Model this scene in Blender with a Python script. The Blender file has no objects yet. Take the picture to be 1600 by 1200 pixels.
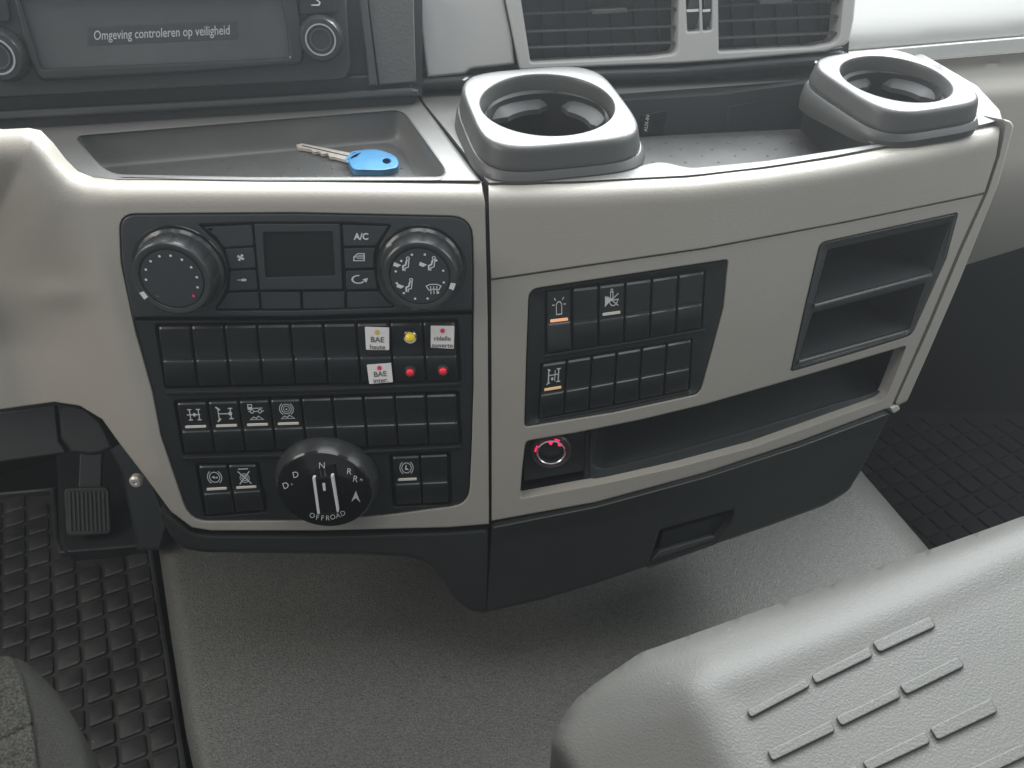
import bpy, bmesh, math, random
import numpy as np
from mathutils import Vector, Matrix
from mathutils.geometry import delaunay_2d_cdt
random.seed(4)
C = bpy.context.scene.collection
sc = bpy.context.scene
# ---------------------------------------------------------------- camera, world, lamps, exposure
F = 1230.0; PITCH = math.radians(40); CAM = Vector((0, 0, 1.0))
FW = Vector((0, math.cos(PITCH), -math.sin(PITCH))); UPV = Vector((0, math.sin(PITCH), math.cos(PITCH))); RT = Vector((1, 0, 0))
cd = bpy.data.cameras.new('camera'); cam = bpy.data.objects.new('camera', cd); C.objects.link(cam)
cam.location = CAM; cam.rotation_euler = (math.radians(50), 0, 0)
cd.sensor_width = 36; cd.lens = 36*F/1600; cd.clip_start = 0.02; cd.clip_end = 50
sc.camera = cam
W = bpy.data.worlds.new('World'); sc.world = W; W.use_nodes = True
W.node_tree.nodes['Background'].inputs[0].default_value = (0.86, 0.93, 1.0, 1)
W.node_tree.nodes['Background'].inputs[1].default_value = 0.34
def area(name, loc, target, sx, sy, power, col):
    l = bpy.data.lights.new(name, 'AREA'); l.shape = 'RECTANGLE'; l.size = sx; l.size_y = sy; l.energy = power; l.color = col
    o = bpy.data.objects.new(name, l); C.objects.link(o); o.location = loc
    o.rotation_euler = (Vector(target)-Vector(loc)).to_track_quat('-Z', 'Y').to_euler(); return o
area('windscreen_light', (0.25, 1.50, 1.68), (0.1, 0.60, 0.72), 2.4, 0.85, 150, (0.95, 0.99, 1.0))
area('added_overhead_fill', (0.0, 0.42, 2.1), (0.0, 0.5, 0.6), 1.1, 0.8, 13, (0.97, 0.98, 1.0))  # soft overhead fill, added to brighten ridges and upward faces
area('passenger_window_light', (1.7, 0.35, 1.65), (0.3, 0.4, 0.6), 1.2, 1.0, 12, (0.95, 1.0, 0.97))
area('driver_window_light', (-1.35, 0.1, 1.45), (-0.3, 0.5, 0.6), 0.8, 0.7, 11, (1.0, 0.93, 0.84))
sc.view_settings.view_transform = 'Standard'; sc.view_settings.look = 'None'
sc.view_settings.exposure = 0.0; sc.view_settings.gamma = 1
# ---------------------------------------------------------------- surfaces seen through pixels of the photo (1600x1200)
def ray(px, py): return FW + RT*((px-800)/F) + UPV*((600-py)/F)
KX = [-0.9, -0.35, -0.02, 0.124, 0.231, 0.385, 0.6, 0.9]; KY = [0.484, 0.495, 0.502, 0.510, 0.541, 0.612, 0.74, 0.93]
KM = [0.02]+[(KY[i+1]-KY[i-1])/(KX[i+1]-KX[i-1]) for i in range(1, 7)]+[0.6]
def ytop(x):
    x = min(max(x, -0.89), 0.89); i = 0
    while x > KX[i+1]: i += 1
    h = KX[i+1]-KX[i]; t = (x-KX[i])/h
    y = (2*t**3-3*t*t+1)*KY[i]+(t**3-2*t*t+t)*h*KM[i]+(-2*t**3+3*t*t)*KY[i+1]+(t**3-t*t)*h*KM[i+1]
    s = ((6*t*t-6*t)*KY[i]+(3*t*t-4*t+1)*h*KM[i]+(6*t-6*t*t)*KY[i+1]+(3*t*t-2*t)*h*KM[i+1])/h
    return y, s
class Curved:                       # the console front: leaning, curving away to the right
    k = 0.17
    def nrm(self, p):
        y, s = ytop(p.x); return Vector((s, -1, self.k)).normalized()
    def at(self, px, py, off=0.0):
        r = ray(px, py); t = 0.65
        for _ in range(9):
            p = CAM+r*t; y, s = ytop(p.x); q = math.sqrt(1+s*s+self.k**2)
            g = p.y-(y+self.k*(p.z-0.76)-off*q); dg = r.y-s*r.x-self.k*r.z
            t -= g/dg
        return CAM+r*t
class Flat:
    def __init__(s, p, n): s.p = Vector(p); s.n = Vector(n).normalized()
    def nrm(s, p): return s.n
    def at(s, px, py, off=0.0):
        r = ray(px, py); q = s.p+s.n*off
        return CAM+r*((q-CAM).dot(s.n)/r.dot(s.n))
def wallplane(y0, m, k, z0=0.76, x0=0): return Flat((x0, y0, z0), (m, -1, k))
SF = Curved()
SH = lambda z: Flat((0, 0, z), (0, 0, 1))
TOP = SH(0.7535)
D1 = wallplane(0.677, 0.17, 0.16); D2 = wallplane(0.69, 0.12, 0.16)
TF = Vector((-0.438, 0.899, 0)); TR = Vector((0.899, 0.438, 0))     # the truck's own forward and right
# ---------------------------------------------------------------- object helpers
def tag(o, label, cat, group=None):
    o['label'] = label; o['category'] = cat
    if group: o['group'] = group
    return o
def thing(name, label, cat, loc=(0, 0, 0), group=None):
    o = bpy.data.objects.new(name, None); C.objects.link(o); o.location = loc; o.empty_display_size = 0.02
    return tag(o, label, cat, group)
bpy_parent_loc = {}
def world_loc(o):
    v = Vector((0, 0, 0))
    while o is not None: v = v+Vector(o.location); o = o.parent
    return v
def link(name, bm, mat, parent=None, smooth=35, origin=None):
    me = bpy.data.meshes.new(name)
    bmesh.ops.remove_doubles(bm, verts=bm.verts, dist=4e-6)
    bmesh.ops.recalc_face_normals(bm, faces=bm.faces)
    base = world_loc(parent) if parent else Vector((0, 0, 0))
    if origin is None:
        origin = sum((v.co for v in bm.verts), Vector())/max(1, len(bm.verts))
    for v in bm.verts: v.co -= origin
    bm.to_mesh(me); bm.free()
    me.materials.append(mat)
    for p in me.polygons: p.use_smooth = True
    me.set_sharp_from_angle(angle=math.radians(smooth))
    o = bpy.data.objects.new(name, me); C.objects.link(o)
    if parent: o.parent = parent
    o.location = origin-base
    return o
def struct(o): o['kind'] = 'structure'; return o
# 2-D helpers in photo pixels
def rp(pts, r=10, n=5):
    out = []; N = len(pts)
    for i, p in enumerate(pts):
        rr = r if len(p) == 2 else p[2]
        a = Vector(pts[i-1][:2]); b = Vector(p[:2]); c = Vector(pts[(i+1) % N][:2])
        if rr <= 0: out.append((b.x, b.y)); continue
        u = (a-b); v = (c-b); ru = min(rr, u.length*0.48); rv = min(rr, v.length*0.48)
        s = b+u.normalized()*ru; e = b+v.normalized()*rv
        for k in range(n+1):
            t = k/n; q = s*(1-t)**2+b*2*t*(1-t)+e*t*t; out.append((q.x, q.y))
    return out
def dense(poly, step):
    out = []; N = len(poly)
    for i in range(N):
        a = poly[i]; b = poly[(i+1) % N]; L = math.hypot(b[0]-a[0], b[1]-a[1])
        if L < 1e-3: continue
        n = max(1, int(math.ceil(L/step)))
        for k in range(n): out.append((a[0]+(b[0]-a[0])*k/n, a[1]+(b[1]-a[1])*k/n))
    return out
def parea(p): return 0.5*sum(p[i-1][0]*p[i][1]-p[i][0]*p[i-1][1] for i in range(len(p)))
def inset(poly, d):                  # d > 0 shrinks
    s = 1 if parea(poly) > 0 else -1; N = len(poly); out = []
    for i in range(N):
        a = Vector(poly[i-1]); b = Vector(poly[i]); c = Vector(poly[(i+1) % N])
        u = (b-a).normalized(); v = (c-b).normalized()
        n1 = Vector((-u.y, u.x)); n2 = Vector((-v.y, v.x)); m = n1+n2
        if m.length < 1e-6: m = n1
        m.normalize(); f = min(1/max(0.35, m.dot(n1)), 2.0)
        q = b+m*d*s*f; out.append((q.x, q.y))
    return out
def inside(P, poly):                 # P: (n,2) array
    x = P[:, 0]; y = P[:, 1]; r = np.zeros(len(P), bool); N = len(poly)
    for i in range(N):
        x1, y1 = poly[i-1]; x2, y2 = poly[i]
        if y1 == y2: continue
        c = ((y1 > y) != (y2 > y)) & (x < (x2-x1)*(y-y1)/(y2-y1)+x1); r ^= c
    return r
def pdist(P, poly, closed=True):
    d = np.full(len(P), 1e9); N = len(poly)
    for i in range(0 if closed else 1, N):
        a = np.array(poly[i-1], float); b = np.array(poly[i], float); ab = b-a; L = ab.dot(ab)
        if L < 1e-9: continue
        t = np.clip(((P-a)@ab)/L, 0, 1); q = a+t[:, None]*ab; d = np.minimum(d, np.hypot(*(P-q).T))
    return d
def pd1(px, py, line): return float(pdist(np.array([[px, py]], float), line, False)[0])
def sm(t): t = min(max(t, 0), 1); return t*t*(3-2*t)
def lerpl(x, tab):
    if x <= tab[0][0]: return tab[0][1]
    for (a, va), (b, vb) in zip(tab, tab[1:]):
        if x <= b: return va+(vb-va)*(x-a)/(b-a)
    return tab[-1][1]
def trifill(bm, outer, holes, grid, P, contours=()):
    pts = list(outer); edges = [(i, (i+1) % len(outer)) for i in range(len(outer))]
    for h in holes:
        o = len(pts); pts += h; edges += [(o+i, o+(i+1) % len(h)) for i in range(len(h))]
    cmax = 0.0; big = list(outer)
    for c in contours:
        l = inset(outer, c); Q = np.array(l); k = inside(Q, outer) & (pdist(Q, outer) > c*0.93)
        for h in holes: k &= ~inside(Q, h) & (pdist(Q, h) > 3)
        pts += [tuple(q) for q in Q[k]]; cmax = c
    if grid:
        A = np.array(outer); x0, y0 = A.min(0); x1, y1 = A.max(0)
        gx, gy = np.meshgrid(np.arange(x0+grid*0.5, x1, grid), np.arange(y0+grid*0.5, y1, grid))
        G = np.stack([gx.ravel(), gy.ravel()], 1)
        if len(G):
            G = G[inside(G, outer)]
            for h in holes: G = G[~inside(G, h)]
            for l in [outer]+list(holes):
                if len(G): G = G[pdist(G, l) > grid*0.45+(cmax if l is outer else 0)]
            pts += [tuple(g) for g in G]
    res = delaunay_2d_cdt([Vector(p) for p in pts], edges, [], 0, 1e-5)
    V = np.array([(v.x, v.y) for v in res[0]]); T = np.array([list(f) for f in res[2]])
    cen = V[T].mean(1); ok = inside(cen, outer)
    e1 = V[T[:, 1]]-V[T[:, 0]]; e2 = V[T[:, 2]]-V[T[:, 0]]; ok &= np.abs(e1[:, 0]*e2[:, 1]-e1[:, 1]*e2[:, 0]) > 2e-3
    for h in holes: ok &= ~inside(cen, h)
    bv = {}
    def gv(i):
        if i not in bv: bv[i] = bm.verts.new(P(V[i][0], V[i][1]))
        return bv[i]
    for t in T[ok]:
        try: bm.faces.new([gv(int(i)) for i in t])
        except ValueError: pass
def strip(bm, r1, r2):
    a = [bm.verts.new(p) for p in r1]; b = [bm.verts.new(p) for p in r2]; n = len(a)
    for i in range(n):
        j = (i+1) % n
        try: bm.faces.new((a[i], a[j], b[j], b[i]))
        except ValueError: pass
def plate_bm(bm, S, outline, off=0.0, thick=0.004, holes=(), bp=1.5, bmm=0.0007, grid=14, fn=None, hole_depth=None, step=None, back=False, nb=3, contours=()):
    """a plate lying on surface S, its outline and holes given in photo pixels, rounded edges of bp pixels / bmm metres"""
    step = step or max(4, grid); f = fn or (lambda x, y: 0.0)
    O = dense(outline, step); H = [dense(h, step) for h in holes]
    def P(x, y, o): return S.at(x, y, off+f(x, y)+o)
    def ring(l, ins, o): return [P(x, y, o) for x, y in (inset(l, ins) if ins else l)]
    if bp:
        steps = [math.pi/2*k/nb for k in range(nb+1)]
        for l, sg in [(O, 1)]+[(h, -1) for h in H]:
            rs = [ring(l, sg*bp*(1-math.cos(a)), -bmm*(1-math.sin(a))) for a in steps]
            for r1, r2 in zip(rs, rs[1:]): strip(bm, r1, r2)
        b2 = bp+max(0.5, bp*0.35)
        for l, sg in [(O, 1)]+[(h, -1) for h in H]: strip(bm, ring(l, sg*bp, 0), ring(l, sg*b2, 0))
        Oi = inset(O, b2); Hi = [inset(h, -b2) for h in H]
    else: Oi, Hi = O, H
    trifill(bm, Oi, Hi, grid, lambda x, y: P(x, y, 0), contours)
    e = -bmm if bp else 0
    for l, dep in [(O, thick)]+[(h, hole_depth if hole_depth is not None else thick) for h in H]:
        if not dep: continue
        r1 = ring(l, 0, e); r2 = [p-S.nrm(p)*dep for p in r1]; strip(bm, r1, r2)
    if back:
        trifill(bm, O, [], grid, lambda x, y: (lambda p: p-S.nrm(p)*thick)(P(x, y, e)))
    return bm
def plate(name, S, outline, mat, parent=None, **k):
    sm_ = k.pop('smooth', 35); bm = bmesh.new(); plate_bm(bm, S, outline, **k); return link(name, bm, mat, parent, sm_)
def grid_bm(bm, rows, cyc=False):
    vs = [[bm.verts.new(p) for p in r] for r in rows]
    for i in range(len(vs)-1):
        n = len(vs[i])
        for j in range(n if cyc else n-1):
            try: bm.faces.new((vs[i][j], vs[i][(j+1) % n], vs[i+1][(j+1) % n], vs[i+1][j]))
            except ValueError: pass
    return vs
def frame(S, px, py, off=0.0, rot=0):
    p = S.at(px, py, off); n = S.nrm(p); ex = Vector((0, 0, 1)).cross(n)
    if ex.length < 0.1: ex = Vector((1, 0, 0))
    ex.normalize()
    if ex.x < 0: ex = -ex
    ey = n.cross(ex)
    if rot: c, s = math.cos(rot), math.sin(rot); ex, ey = ex*c+ey*s, ey*c-ex*s
    return p, ex, ey, n
def lathe_bm(bm, fr, prof, seg=48, mod=None):
    p, ex, ey, n = fr; rows = []
    for r, h in prof:
        row = []
        for k in range(seg):
            a = 2*math.pi*k/seg; rr = r*(mod(a, r, h) if mod else 1)
            row.append(p+ex*(rr*math.cos(a))+ey*(rr*math.sin(a))+n*h)
        rows.append(row)
    grid_bm(bm, rows, True)
    return bm
def cyl(name, fr, prof, mat, parent, seg=48, mod=None, smooth=35):
    bm = bmesh.new(); lathe_bm(bm, fr, prof, seg, mod); return link(name, bm, mat, parent, smooth)
def discpts(cx, cy, rx, ry=None, n=24): ry = ry or rx; return [(cx+rx*math.cos(2*math.pi*k/n), cy+ry*math.sin(2*math.pi*k/n)) for k in range(n)]
# marks: ribbons, filled shapes and text printed on a mapping M(x, y) -> point
def ribbon(bm, M, pts, w, closed=False):
    n = len(pts); L = []; R = []
    for i in range(n):
        a = Vector(pts[i-1]) if (i or closed) else Vector(pts[0]); b = Vector(pts[i]); c = Vector(pts[(i+1) % n]) if (i < n-1 or closed) else Vector(pts[-1])
        u = b-a; v = c-b
        if u.length < 1e-9: u = v
        if v.length < 1e-9: v = u
        t = u.normalized()+v.normalized()
        if t.length < 1e-6: t = u
        t.normalize(); nn = Vector((-t.y, t.x)); f = 1/max(0.5, abs(nn.dot(Vector((-u.normalized().y, u.normalized().x)))))
        L.append(M(*(b+nn*w/2*f))); R.append(M(*(b-nn*w/2*f)))
    lv = [bm.verts.new(p) for p in L]; rv = [bm.verts.new(p) for p in R]
    for i in range(n if closed else n-1):
        j = (i+1) % n; bm.faces.new((lv[i], lv[j], rv[j], rv[i]))
def fill(bm, M, pts):
    vs = [bm.verts.new(M(*p)) for p in pts]; bm.faces.new(vs)
def arc(cx, cy, r, a0, a1, n=14, ry=None):
    ry = ry or r; return [(cx+r*math.cos(math.radians(a0+(a1-a0)*k/n)), cy+ry*math.sin(math.radians(a0+(a1-a0)*k/n))) for k in range(n+1)]
def text_bm(bm, s, M, x, y, size, ux=(1, 0), uy=(0, -1), align='CENTER', bold=0.0, squeeze=1.0):
    cu = bpy.data.curves.new('t', 'FONT'); cu.body = s; cu.size = 1; cu.align_x = align; cu.resolution_u = 3; cu.offset = bold
    o = bpy.data.objects.new('t', cu); C.objects.link(o); bpy.context.view_layer.update()
    me = bpy.data.meshes.new_from_object(o)
    vs = []
    for v in me.vertices:
        a = v.co.x*size*squeeze; b = v.co.y*size
        vs.append(bm.verts.new(M(x+ux[0]*a+uy[0]*b, y+ux[1]*a+uy[1]*b)))
    for p in me.polygons:
        try: bm.faces.new([vs[i] for i in p.vertices])
        except ValueError: pass
    bpy.data.objects.remove(o); bpy.data.curves.remove(cu); bpy.data.meshes.remove(me)
def onS(S, off): return lambda x, y: S.at(x, y, off)
# ---------------------------------------------------------------- materials
def mat(name, col, rough=0.5, grain=0.0, gscale=900, var=0.0, vscale=8, spec=0.5, metal=0.0, coat=0.0, emit=None, estr=0.0, kind='noise', dust=0.0, dist=0.0006):
    m = bpy.data.materials.new(name); m.use_nodes = True; nt = m.node_tree; b = nt.nodes['Principled BSDF']
    b.inputs['Base Color'].default_value = (*col, 1); b.inputs['Roughness'].default_value = rough
    b.inputs['Specular IOR Level'].default_value = spec; b.inputs['Metallic'].default_value = metal; b.inputs['Coat Weight'].default_value = coat
    tc = nt.nodes.new('ShaderNodeTexCoord')
    if emit: b.inputs['Emission Color'].default_value = (*emit, 1); b.inputs['Emission Strength'].default_value = estr
    if var or dust:
        no = nt.nodes.new('ShaderNodeTexNoise'); no.inputs['Scale'].default_value = vscale; no.inputs['Detail'].default_value = 6
        nt.links.new(tc.outputs['Object'], no.inputs['Vector'])
        cr = nt.nodes.new('ShaderNodeValToRGB'); cr.color_ramp.elements[0].position = 0.3; cr.color_ramp.elements[1].position = 0.7
        v = max(var, 0.001); cr.color_ramp.elements[0].color = (*[c*(1-v) for c in col], 1); cr.color_ramp.elements[1].color = (*[min(1, c*(1+v)) for c in col], 1)
        nt.links.new(no.outputs['Fac'], cr.inputs['Fac']); last = cr.outputs['Color']
        if dust:
            vo = nt.nodes.new('ShaderNodeTexNoise'); vo.inputs['Scale'].default_value = 260; vo.inputs['Detail'].default_value = 3
            nt.links.new(tc.outputs['Object'], vo.inputs['Vector'])
            r2 = nt.nodes.new('ShaderNodeValToRGB'); r2.color_ramp.elements[0].position = 0.70; r2.color_ramp.elements[1].position = 0.80
            r2.color_ramp.elements[1].color = (dust, dust, dust, 1)
            nt.links.new(vo.outputs['Fac'], r2.inputs['Fac'])
            mx = nt.nodes.new('ShaderNodeMix'); mx.data_type = 'RGBA'; nt.links.new(r2.outputs['Color'], mx.inputs['Factor']); nt.links.new(last, mx.inputs['A'])
            mx.inputs['B'].default_value = (0.30, 0.29, 0.27, 1); last = mx.outputs['Result']
        nt.links.new(last, b.inputs['Base Color'])
        rr = nt.nodes.new('ShaderNodeMapRange'); rr.inputs['To Min'].default_value = rough*0.88; rr.inputs['To Max'].default_value = min(1, rough*1.15)
        nt.links.new(no.outputs['Fac'], rr.inputs['Value']); nt.links.new(rr.outputs['Result'], b.inputs['Roughness'])
    if grain:
        if kind == 'voronoi':
            g = nt.nodes.new('ShaderNodeTexVoronoi'); g.feature = 'SMOOTH_F1'; g.inputs['Scale'].default_value = gscale; out = g.outputs['Distance']
        elif kind == 'weave':
            g = nt.nodes.new('ShaderNodeTexWave'); g.inputs['Scale'].default_value = gscale; g.inputs['Distortion'].default_value = 1.5; g.inputs['Detail'].default_value = 3; g.inputs['Detail Scale'].default_value = 4; out = g.outputs['Fac']
        else:
            g = nt.nodes.new('ShaderNodeTexNoise'); g.inputs['Scale'].default_value = gscale; g.inputs['Detail'].default_value = 2; out = g.outputs['Fac']
        nt.links.new(tc.outputs['Object'], g.inputs['Vector'])
        bu = nt.nodes.new('ShaderNodeBump'); bu.inputs['Strength'].default_value = grain; bu.inputs['Distance'].default_value = dist
        nt.links.new(out, bu.inputs['Height']); nt.links.new(bu.outputs['Normal'], b.inputs['Normal'])
    return m
M_beige = mat('beige_plastic', (0.315, 0.296, 0.262), 0.46, 0.25, 700, 0.05, 5, 0.5, dust=0.10)
M_silver = mat('silver_grey_plastic', (0.42, 0.42, 0.405), 0.38, 0.06, 1500, 0.02, 6, 0.5)
M_black = mat('black_plastic', (0.014, 0.017, 0.018), 0.42, 0.12, 1600, 0.10, 20, 0.45)
M_switch = mat('black_switch_plastic', (0.015, 0.018, 0.019), 0.30, 0.06, 1600, 0.12, 30, 0.5)
M_unit = mat('climate_black_plastic', (0.026, 0.032, 0.034), 0.40, 0.08, 1800, 0.06, 20, 0.5)
M_dark = mat('charcoal_plastic', (0.03, 0.033, 0.035), 0.48, 0.25, 1100, 0.08, 15, 0.5, dust=0.15)
M_lower = mat('dark_lower_plastic', (0.017, 0.019, 0.019), 0.5, 0.25, 900, 0.10, 12, 0.45, dust=0.1)
M_top = mat('dark_grey_top_plastic', (0.125, 0.125, 0.120), 0.42, 0.30, 1000, 0.06, 15, 0.5, dust=0.12)
M_mould = mat('grey_moulded_plastic', (0.060, 0.061, 0.060), 0.40, 0.12, 1000, 0.05, 10, 0.5, dust=0.1)
M_groove = mat('dark_gap', (0.006, 0.006, 0.006), 0.7)
M_gloss = mat('gloss_black', (0.008, 0.008, 0.009), 0.12, spec=0.5)
M_glossgrey = mat('gloss_dark_grey', (0.028, 0.030, 0.031), 0.24, spec=0.5)
M_screen = mat('screen_glass', (0.07, 0.072, 0.074), 0.26, var=0.25, vscale=9, spec=0.5)  # uneven grey stands in for reflections on the glass
M_lcd = mat('lcd_glass', (0.008, 0.012, 0.012), 0.5, spec=0.2)
M_chrome = mat('chrome', (0.75, 0.75, 0.75), 0.18, metal=1.0)
M_steel = mat('brushed_steel', (0.62, 0.58, 0.52), 0.42, metal=0.45, var=0.1, vscale=200)
M_print = mat('white_print', (0.62, 0.64, 0.63), 0.5)
M_screentext = mat('screen_text', (0.3, 0.31, 0.31), 0.5, emit=(0.7, 0.72, 0.72), estr=0.12)
M_grey = mat('dim_print', (0.10, 0.11, 0.11), 0.5)
M_bar = mat('indicator_white', (0.66, 0.62, 0.56), 0.4)
M_baror = mat('indicator_orange_lit', (0.9, 0.45, 0.25), 0.4, emit=(1.0, 0.42, 0.2), estr=0.45)
M_baram = mat('indicator_amber_lit', (0.7, 0.5, 0.3), 0.4, emit=(1.0, 0.6, 0.25), estr=0.2)
M_paper = mat('paper_sticker', (0.80, 0.77, 0.75), 0.55, var=0.03, vscale=60)
M_ink = mat('grey_ink', (0.13, 0.11, 0.10), 0.7)
M_red = mat('red_print', (0.75, 0.04, 0.10), 0.5)
M_yel = mat('yellow_print', (0.70, 0.48, 0.04), 0.5)
M_redlens = mat('red_lens', (0.65, 0.015, 0.04), 0.12, emit=(1, 0.02, 0.06), estr=0.12)
M_yellens = mat('yellow_lens', (0.75, 0.55, 0.03), 0.15, emit=(1, 0.75, 0.05), estr=0.12)
M_glow = mat('red_glow_ring', (0.6, 0.01, 0.05), 0.3, emit=(1.0, 0.02, 0.12), estr=1.3)
M_blue = mat('blue_key_plastic', (0.07, 0.23, 0.42), 0.42, 0.2, 600, 0.12, 60)
M_tunnel = mat('pebbled_grey_lining', (0.088, 0.088, 0.080), 0.50, 0.9, 620, 0.45, 650, 0.45, kind='voronoi', dist=0.0006, dust=0.05)
M_rubber = mat('black_rubber', (0.022, 0.022, 0.021), 0.52, 0.5, 400, 0.6, 11, 0.4, dust=0.7)
M_floor = mat('footwell_black', (0.004, 0.004, 0.004), 0.9, 0.0, spec=0.05)
M_table = mat('grey_table_plastic', (0.072, 0.072, 0.067), 0.50, 0.30, 850, 0.10, 7, 0.30, kind='voronoi', dust=0.2, dist=0.0006)
M_fabric = mat('grey_woven_fabric', (0.042, 0.042, 0.037), 0.95, 0.9, 750, 0.35, 900, 0.15, kind='weave')
M_fabric2 = mat('speckled_seat_fabric', (0.048, 0.048, 0.042), 0.95, 0.9, 600, 0.75, 620, 0.15, kind='weave')
M_leather = mat('grained_grey_trim', (0.10, 0.10, 0.10), 0.6, 0.6, 500, 0.04, 10, 0.4, kind='voronoi')
# ---------------------------------------------------------------- setting
bm = bmesh.new()
def quadface(bm, pts): bm.faces.new([bm.verts.new(p) for p in pts])
quadface(bm, [(-2.5, -1.5, -0.01), (2.5, -1.5, -0.01), (2.5, 3, -0.01), (-2.5, 3, -0.01)])
struct(link('cab_floor', bm, M_floor))
bm = bmesh.new()                     # the bulkhead beyond the footwells
o0 = TF*1.25
for a, b, z0, z1 in [(-2.2, 2.2, -0.01, 0.79)]:
    p = [o0+TR*a, o0+TR*b]
    ring = [Vector((q.x, q.y, z)) for q, z in ((p[0], z0), (p[1], z0), (p[1], z1), (p[0], z1))]
    quadface(bm, ring); quadface(bm, [r+TF*0.04 for r in ring])
    strip(bm, ring, [r+TF*0.04 for r in ring])
struct(link('bulkhead', bm, M_floor))
TUN = [(330, 1330), (291, 1150), (268, 1000), (247, 850), (236, 760), (228, 640), (1240, 620), (1343, 733), (1450, 857), (1640, 1080), (1640, 1330)]
o = plate('engine_tunnel', SH(0.25), rp(TUN, 14), M_tunnel, None, off=0, thick=0.255, bp=30, bmm=0.022, grid=34, nb=6)
struct(o)
# ================================================================ dashboard console: beige housing
con = thing('centre_console', 'beige and black dashboard console leaning toward the seats, with wide rounded fascia', 'console', (0.0, 0.56, 0.25))
TL = [(-90, 200), (0, 205), (38, 203), (57, 207), (76, 226), (96, 252), (115, 271), (140, 281), (180, 285), (300, 285), (500, 285), (750, 287)]
LPAN = rp([(186, 334, 26), (460, 332, 0), (738, 338, 34), (740, 420, 0), (740, 600, 0), (737, 700, 0), (733, 788, 26), (600, 806, 30), (467, 814, 0), (296, 815, 30), (251, 681, 0), (238, 613, 0), (212, 520, 0), (189, 410, 10)], 10)
RIDGE = [(200, 75), (285, 108), (340, 128), (420, 150), (520, 178), (640, 212), (740, 240), (830, 285), (900, 300)]
def beige_off(x, y):
    xr = lerpl(y, RIDGE); o = 0.0
    dt = pd1(x, y, TL); top = y-dt
    rr = 34+16*sm((200-x)/120); t = (rr-dt)/rr
    if t > 0: o -= 0.020*(1-math.sqrt(max(0, 1-min(t, 0.985)**2)))
    d = (xr-x)
    fade = sm((y-top-10)/210)
    if d > -16:
        e = (d+16)
        o -= 0.050*fade*sm(e/190)+0.009*fade*sm(e/60)
    # pinched crease at the knee panel
    dd = math.hypot((x-88)/60, (y-462)/26); o += 0.004*math.exp(-dd*dd*1.6)*(1 if x < xr else 0.3)
    if x < xr: o -= 0.016*sm((y-440)/110)*sm((xr-10-x)/130)
    return o
out = TL[:-1]+[(752, 287), (758, 320), (762, 500), (764, 819), (700, 824), (500, 829), (330, 829), (300, 824), (268, 800), (225, 742), (185, 690), (160, 655), (125, 634), (85, 628), (0, 640), (-90, 650)]
plate('fascia', SF, rp(out, 0), M_beige, con, holes=[LPAN], fn=beige_off, thick=0.006, bp=1.6, bmm=0.0012, grid=8, hole_depth=0.012, step=7, smooth=50, contours=(1, 2.5, 5, 8, 12, 17, 23, 30, 37, 44))
# right-hand fascia: top roll, a crease line, flat lower face with three openings
def interp(l): return lambda x: lerpl(x, l)
TOPR = interp([(765, 288), (900, 286), (1080, 277), (1200, 263), (1300, 247), (1430, 222), (1566, 190)])
CRS = interp([(765, 437), (900, 417), (1100, 388), (1320, 347), (1540, 302)])
def rt_off(x, y):
    o = 0.0; t = (TOPR(x)+36-y)/36
    if t > 0: o -= 0.018*(1-math.sqrt(max(0, 1-min(t, 0.985)**2)))
    return o
RPAN = rp([(826, 452, 16), (1138, 405, 6), (1131, 480, 0), (1114, 545, 0), (1094, 616, 12), (960, 645, 0), (819, 668, 7), (822, 560, 0)], 8)
CUB = rp([(1281, 379, 10), (1497, 332, 5), (1478, 404, 0), (1452, 462, 0), (1424, 524, 10), (1330, 553, 0), (1235, 581, 5), (1257, 480, 0)], 8)
SLOT = rp([(821, 689, 8), (900, 676, 0), (1000, 656, 0), (1100, 632, 0), (1250, 589, 0), (1416, 540, 5), (1403, 574, 0), (1383, 623, 14), (1180, 697, 0), (1060, 729, 0), (947, 754, 0), (812, 779, 6), (816, 730, 0)], 8)
cx = list(range(800, 1540, 30))
out = [(763, 289)]+[(x, TOPR(x)) for x in range(800, 1566, 30)]+[(1565, 191), (1556, 245), (1538, 301)]+[(x, CRS(x)-0.4) for x in cx[::-1]]+[(767, 436)]
plate('fascia', SF, out, M_beige, con, fn=rt_off, thick=0.006, bp=1.4, bmm=0.0012, grid=9, step=8, smooth=50, contours=(1, 2.5, 5, 8, 12, 17, 23, 30, 37))
out = [(767, 437.6)]+[(x, CRS(x)+1.2) for x in cx]+[(1537, 304), (1500, 385), (1450, 505), (1394, 632), (1389, 637), (1250, 689), (1100, 739), (930, 785), (768, 814), (768, 600)]
plate('fascia', SF, out, M_beige, con, off=-0.0012, holes=[RPAN, CUB, SLOT], thick=0.008, bp=1.4, bmm=0.0012, grid=12, hole_depth=0.010, step=8, smooth=50)
# strip between seam and outer right edge
out = [(1569, 186), (1580, 190), (1584, 198), (1560, 287), (1551, 310), (1500, 437), (1450, 553), (1417, 627), (1402, 634), (1398, 630), (1453, 508), (1503, 388), (1541, 303), (1560, 245), (1570, 200)]
plate('side_trim', SF, rp(out, 3, 2), M_beige, con, off=0.0, thick=0.06, bp=2.2, bmm=0.0025, grid=8, step=8)
out = [(1392, 638), (1404, 633), (1406, 640), (1396, 646)]
plate('end_clip', SF, rp(out, 2, 2), M_silver, con, off=0.001, thick=0.01, bp=1, grid=0)
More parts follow.
